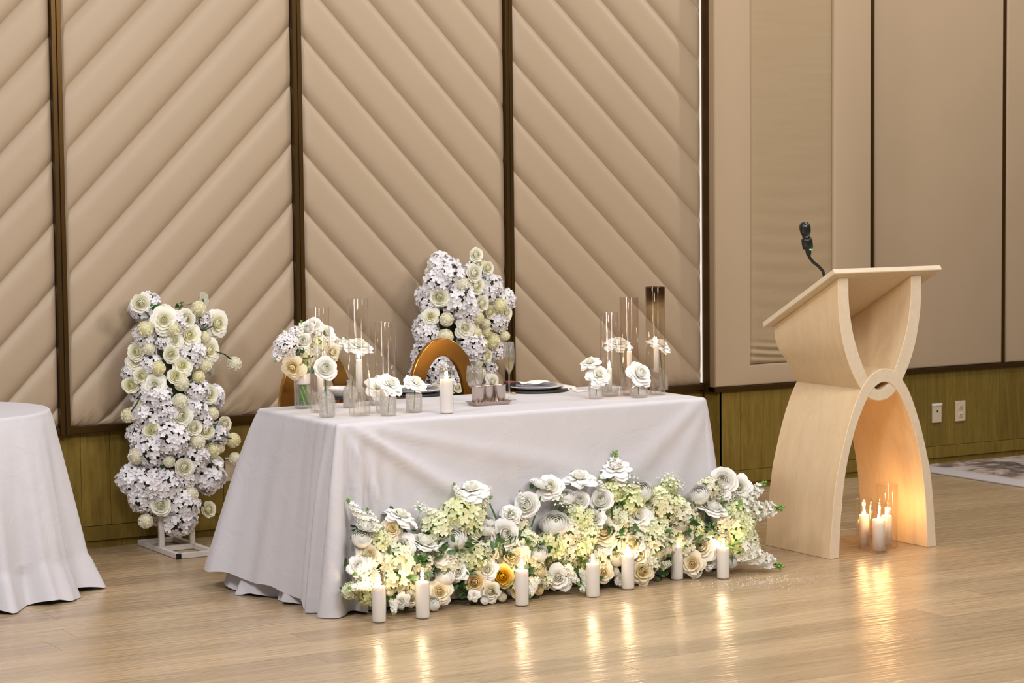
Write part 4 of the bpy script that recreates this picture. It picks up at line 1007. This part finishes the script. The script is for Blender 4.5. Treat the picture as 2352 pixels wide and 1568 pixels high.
v1 = at(751.5, 957, Z=TT); vase(v1, BOT(.033, .128), 'clear bottle-shaped bud vase at the front left of the table', water=(.0295, .06)); flower(v1, 747, 846, 'rw', 30, 'full round white rose in the bottle vase at the front left', (-.25, -1, .35), v1.y-.02)
v2 = at(891.5, 954, Z=TT); vase(v2, JAR(.034, .077), 'pebbled clear glass jar vase right of the left cylinders', water=(.031, .045)); flower(v2, 899, 880, 'rr', 33, 'wide-open white rose in the pebbled jar vase', (.1, -.7, .6), v2.y)
v3 = at(951, 946, Z=TT); vase(v3, JAR(.035, .076), 'hobnail glass jar vase left of the jar candle', water=(.032, .04)); flower(v3, 956, 876, 'rr', 30, 'wide-open white rose in the hobnail jar vase', (.2, -.6, .8), v3.y)
v4 = at(803, 935, Z=TT); vase(v4, BOT(.028, .118), 'bottle bud vase behind the tallest left cylinder', water=(.025, .05)); flower(v4, 824, 790, 'rr', 34, 'tall open white rose behind the tallest left cylinder', (0, -.5, .9), v4.y)
v5 = at(866, 930, Z=TT); vase(v5, JAR(.03, .06), 'small glass jar vase behind the pebbled one', water=(.027, .04)); flower(v5, 868, 888, 'rr', 32, 'candlelit white rose low behind the shortest left cylinder', (-.3, -.8, .5), v5.y)
v6 = at(1368.5, 915, Z=TT); vase(v6, JAR(.032, .07), 'plain round jar vase at the left of the right group', GLASSV, water=(.029, .045)); flower(v6, 1376, 860, 'rr', 31, 'twin-headed white rose in the plain jar vase', (-.1, -.8, .5), v6.y-.01, two=(1355, 830, 25))
v7 = at(1383, 897, Z=TT); vase(v7, BOT(.022, .07, .008), 'tiny bottle vase behind the plain jar vase')
v8 = at(1440, 895, Z=TT); vase(v8, BOT(.026, .085), 'embossed bottle vase behind the middle candle', water=(.022, .04)); flower(v8, 1420, 786, 'rr', 34, 'high open white rose on a leaning green stem, right group', (-.15, -.35, 1), v8.y+.02)
v9 = at(1467, 912, Z=TT); vase(v9, [(.036, 0), (.040, .006), (.040, .035), (.034, .045), (.020, .056), (.018, .062)], 'squat ribbed vase at the front of the right group', n=48, fn=lambda r, z, a: r*(1+(.035*math.cos(a*16) if .004 < z < .04 else 0)), mat=GLASSV, water=(.036, .033)); flower(v9, 1470, 858, 'ro', 30, 'full white rose in the squat ribbed vase', (.1, -.9, .55), v9.y-.01)
v10 = at(1524, 895, Z=TT); vase(v10, BOT(.022, .09), 'bottle vase behind the soot-darkened cylinder'); flower(v10, 1517, 789, 'rr', 31, 'open white rose behind the soot-darkened cylinder', (.25, -.4, .9), v10.y)
# bouquet
vb = at(697, 937, Z=TT); t = vase(vb, [(.034, 0), (.0385, .006), (.039, .03), (.039, .150), (.036, .158), (.037, .166)], 'wide clear glass vase holding the ribbon-tied bouquet', GLASSV, None, (.035, .045), 'flower_vase')
bq = thing('bouquet', 'white and cream bridal bouquet standing in the wide clear vase', 'bouquet', (vb.x, vb.y, TT+.01))
def PB(x, y, dy=0): return at(600+x*.2721, 640+y*.2721, Y=vb.y+dy)
for kd, x, y, r, dy in (('hw', 210, 560, 100, 0), ('sw', 0, 0, 0, 0), ('rc', 265, 750, 95, -.03), ('rw', 385, 420, 70, .02), ('ro', 450, 390, 70, .03), ('rr', 550, 460, 95, 0), ('rw', 360, 525, 70, -.01), ('hc', 480, 560, 75, -.01), ('rc', 600, 620, 80, -.02), ('hc', 560, 700, 60, .0), ('hw', 290, 460, 60, .03), ('hc', 400, 640, 80, .0), ('rc', 360, 720, 60, -.01), ('hg', 500, 680, 60, .01), ('nw', 470, 620, 40, -.04), ('hw', 150, 640, 60, .02), ('ro', 640, 540, 50, .03), ('hc', 330, 600, 60, .02), ('rw', 250, 640, 50, -.03)):
    if kd == 'sw': continue
    P = PB(x, y, dy); bloom(bq, kd, P, r*.2721*mpp(P)*1.05, VIEW(P)+Vector(((x-410)/300, 0, (600-y)/350)))
for (x0, y0, x1, y1) in ((260, 520, 165, 430), (640, 600, 720, 480), (230, 620, 110, 700), (250, 560, 130, 560), (330, 480, 340, 350)):
    A_, B_ = PB(x0, y0), PB(x1, y1); v = B_-A_; L = max(v.length, .05); ob('stock_sprig', R.choice(M['sw']), bq, A_-bq.location, v.to_track_quat('Z', 'Y'), (.075, .075, L))
leaves(bq, [PB(x, y, .01) for x, y in ((250, 610), (350, 640), (380, 680), (400, 800), (350, 810), (420, 700), (520, 520), (200, 600))], .035, 60, spread=.02)
for i in range(16):
    a = 2*PI*i/16; a2 = a+2.2
    stemt(bq, [Vector((vb.x+.028*math.cos(a2), vb.y+.028*math.sin(a2), TT+.014)), Vector((vb.x+.014*math.cos(a+1.1), vb.y+.014*math.sin(a+1.1), TT+.075)), Vector((vb.x+.020*math.cos(a), vb.y+.020*math.sin(a), TT+.125)), Vector((vb.x+.03*math.cos(a), vb.y+.03*math.sin(a), TT+.20))], .0032, STEM if i % 3 else GREENL)
b = MB(); b.lathe([(.029, .094), (.0315, .096), (.032, .120), (.0315, .138), (.029, .140)], 24); RIB = plain('ribbon_satin', (.82, .74, .76, 1), .35); b.ob('ribbon', RIB, bq, True)

# condiment set
tc = at(1131, 930, Z=TT); ty = math.atan2(.02, .2)
tr = thing('steel_tray', 'small stainless steel tray under three steel cups', 'tray', (tc.x, tc.y+.03, TT), rz=.0)
b = MB(); hw, hd = .092, .045
ringt = lambda sx, sy, z: [(-sx, -sy, z), (sx, -sy, z), (sx, sy, z), (-sx, sy, z)]
V = ringt(hw-.012, hd-.012, .0)+ringt(hw, hd, .016)+ringt(hw-.003, hd-.003, .017)+ringt(hw-.014, hd-.014, .004)
b.add(V, [(3, 2, 1, 0)]+[(i*4+j, i*4+(j+1) % 4, (i+1)*4+(j+1) % 4, (i+1)*4+j) for i in range(3) for j in range(4)]+[(12, 13, 14, 15)]); b.ob('tray_dish', STEEL, tr, False)
for i, (dx, lab) in enumerate(((-.052, 'left steel cup on the condiment tray'), (.0, 'middle steel cup on the condiment tray'), (.052, 'right steel cup on the condiment tray'))):
    c = MB(); c.lathe([(0, 0), (.0265, 0), (.028, .003), (.029, .074), (.0305, .078), (.0295, .080), (.0275, .076), (.0265, .006), (0, .006)], 32)
    o = c.ob('steel_cup', STEEL, None, True, (tc.x+dx, tc.y+.03+(.0 if i != 1 else .012), TT+.0045)); tag(o, lab, 'cup', 'steel cups on the condiment tray')
# glasses
def goblet(P, label):
    t = thing('water_goblet', label, 'drinking glass', (P.x, P.y, TT))
    b = MB(); b.lathe([(0, 0), (.033, 0), (.034, .003), (.010, .007), (.0045, .014), (.004, .050), (.010, .058), (.028, .072), (.0375, .098), (.0375, .120), (.033, .158), (.0318, .158), (.036, .120), (.036, .099), (.027, .075), (0, .061)], 32); b.ob('glass', GLASSV, t)
    b = MB(); b.lathe([(0, .063), (.026, .077), (.035, .100), (.035, .120), (.0335, .137), (0, .137)], 28); b.ob('water', WATER, t)
def flute(P, label):
    t = thing('champagne_flute', label, 'drinking glass', (P.x, P.y, TT))
    b = MB(); b.lathe([(0, 0), (.031, 0), (.032, .003), (.008, .008), (.0035, .02), (.0035, .11), (.006, .120), (.018, .140), (.0255, .170), (.0265, .195), (.022, .255), (.0208, .255), (.0255, .195), (.0245, .172), (.017, .145), (0, .124)], 32); b.ob('glass', GLASSV, t)
    b = MB(); b.lathe([(0, .126), (.016, .146), (.0235, .172), (.0245, .184), (.0242, .186), (0, .186)], 28); b.ob('champagne', CHAMP, t)
goblet(at(1091, 923, Z=TT), 'stemmed water goblet, two thirds full, left of the steel cups')
flute(at(1170, 918, Z=TT), 'champagne flute half full behind the right end of the steel tray')
P = at(1176, 901, Z=TT); bx = thing('small_wooden_box', 'small dark wooden box with a red-brown lid behind the champagne flute', 'box', (P.x, P.y+.02, TT))
b = MB(); b.box((-.021, -.021, 0), (.021, .021, .040), bev=.002); b.ob('body', BLACK, bx, False); b = MB(); b.box((-.0225, -.0225, .040), (.0225, .0225, .050), bev=.002); b.ob('lid', REDW, bx, False)
# place settings
def setting(px, py, name, lab, rz=0):
    P = at(px, py, Z=TT); z = TT
    def disc_thing(nm, r, h, mat, label, z0, cat, rim=.012):
        b = MB(); b.lathe([(0, 0), (r*.62, 0), (r*.66, .002), (r, h), (r*.99, h+.002), (r*.70, .004), (r*.62, .0035), (0, .0035)], 48)
        o = b.ob(nm, mat, None, True, (P.x, P.y, z0)); tag(o, label, cat, None); return o
    b = MB(); b.lathe([(0, 0), (.150, 0), (.155, .002), (.155, .007), (.150, .009), (0, .009)], 56); o = b.ob('charger_plate', BLACKCLOTH, None, True, (P.x, P.y, z)); tag(o, 'round black charger plate of the %s setting' % lab, 'plate')
    disc_thing('dinner_plate', .137, .016, PORC, 'white dinner plate of the %s setting' % lab, z+.0095, 'plate')
    disc_thing('salad_plate', .105, .012, GREYP, 'blue grey salad plate of the %s setting' % lab, z+.016, 'plate')
    nk = MB(); nx = 14; V = []
    for j in range(5):
        for i in range(nx+1):
            u = i/nx; v = j/4; V.append((-.085+.17*u, -.035+.07*v, .004+.009*math.sin(PI*v)+.003*math.sin(u*9+v*3)))
    nk.add(V, [(j*(nx+1)+i, j*(nx+1)+i+1, (j+1)*(nx+1)+i+1, (j+1)*(nx+1)+i) for j in range(4) for i in range(nx)])
    nk.add([(v[0]*1.0, v[1]*1.0, .0) for v in V], [((j+1)*(nx+1)+i, (j+1)*(nx+1)+i+1, j*(nx+1)+i+1, j*(nx+1)+i) for j in range(4) for i in range(nx)])
    o = nk.ob('napkin', WNAP, None, True, (P.x-.01, P.y+.01, z+.032)); o.rotation_euler.z = .15; tag(o, 'folded white napkin on the %s setting' % lab, 'napkin')
    def cut(nm, dx, dy, ang, lb, fork):
        t = thing(nm, lb, 'cutlery', (P.x+dx, P.y+dy, z), None, ang); b = MB()
        b.tube([(0, -.09, .004), (0, -.03, .006), (0, .03, .004)], [.0042, .0028, .003], 8); b.ob('handle', GOLD2, t)
        b = MB()
        if fork:
            b.add([(-.010, .045, .003), (.010, .045, .003), (.004, .028, .004), (-.004, .028, .004)], [(0, 1, 2, 3)])
            for k in (-1.5, -.5, .5, 1.5): b.tube([(k*.006, .045, .003), (k*.006, .085, .007)], .0013, 5)
        else: b.add([(-.003, .028, .004), (.003, .028, .004), (.009, .06, .003), (.006, .10, .003), (-.001, .11, .003), (-.003, .06, .003)], [(0, 1, 2, 3, 4, 5)])
        b.ob('head', GOLD2, t)
    cut('dinner_fork', -.172, -.01, .12, 'gold fork left of the %s setting' % lab, 1)
    cut('table_knife', .172, -.02, -.35, 'gold knife right of the %s setting' % lab, 0)
GREYP = plain('blue_grey_glaze', (.22, .24, .32, 1), .25)
setting(955, 905, 'a', 'left')
setting(1228, 897, 'b', 'right')
# loose napkin and folded card at the right, bowl at the left
def slabcloth(px, py, w, d, h, rz, label, mat, nm, cat):
    P = at(px, py, Z=TT); b = MB(); nx, ny = 16, 8; V = []
    for s in (1, 0):
        for j in range(ny+1):
            for i in range(nx+1):
                u, v = i/nx, j/ny; ed = min(1, min(u, 1-u, v, 1-v)*9)
                V.append(((u-.5)*w, (v-.5)*d, (h*ed**.5*(1+.25*math.sin(u*7+2*v)) if s else 0)))
    m_ = (nx+1)*(ny+1)
    b.add(V, [(j*(nx+1)+i, j*(nx+1)+i+1, (j+1)*(nx+1)+i+1, (j+1)*(nx+1)+i) for j in range(ny) for i in range(nx)]+[(m_+(j+1)*(nx+1)+i, m_+(j+1)*(nx+1)+i+1, m_+j*(nx+1)+i+1, m_+j*(nx+1)+i) for j in range(ny) for i in range(nx)])
    o = b.ob(nm, mat, None, True, (P.x, P.y, TT)); o.rotation_euler.z = rz; tag(o, label, cat)
slabcloth(1290, 893, .10, .12, .014, .2, 'crumpled white napkin right of the right place setting', WNAP, 'napkin', 'napkin')
slabcloth(1334, 897, .09, .10, .006, -.1, 'flat folded pale card between the napkin and the right candles', PORC, 'folded_card', 'card')
P = at(778, 915, Z=TT)
b = MB(); b.lathe([(0, 0), (.06, 0), (.065, .004), (.065, .010), (0, .010)], 40); o = b.ob('round_coaster', BLACKCLOTH, None, True, (P.x, P.y, TT)); tag(o, 'black round stand under the white bowl at the left', 'stand')
b = MB(); b.lathe([(0, 0), (.035, 0), (.040, .004), (.072, .030), (.074, .040), (.072, .040), (.068, .031), (.036, .008), (0, .006)], 40); o = b.ob('serving_bowl', PORC, None, True, (P.x, P.y, TT+.0105)); tag(o, 'white bowl behind the bottle vase at the left', 'bowl')

# fine white crumbs and dust left on the floor
rs = random.Random(3); b = MB()
for i in range(420):
    px = rs.gauss(1740, 85); py = 1334+rs.gauss(0, 9)+(px-1740)*-.02
    if px > 1925 or px < 1540: continue
    P = at(px, py, Z=0); r_ = rs.uniform(.0008, .0026)
    b.add([P+Vector((r_*math.cos(a), r_*1.2*math.sin(a), .0006)) for a in (0, 1.3, 2.5, 3.8, 5)]+[P+Vector((0, 0, .0006+r_*.5))], [(0, 1, 5), (1, 2, 5), (2, 3, 5), (3, 4, 5), (4, 0, 5)])
o = b.ob('floor_crumbs', P_WHITE); tag(o, 'fine white crumbs scattered on the floor between the right candles and the lectern', 'crumbs', None, 'stuff')
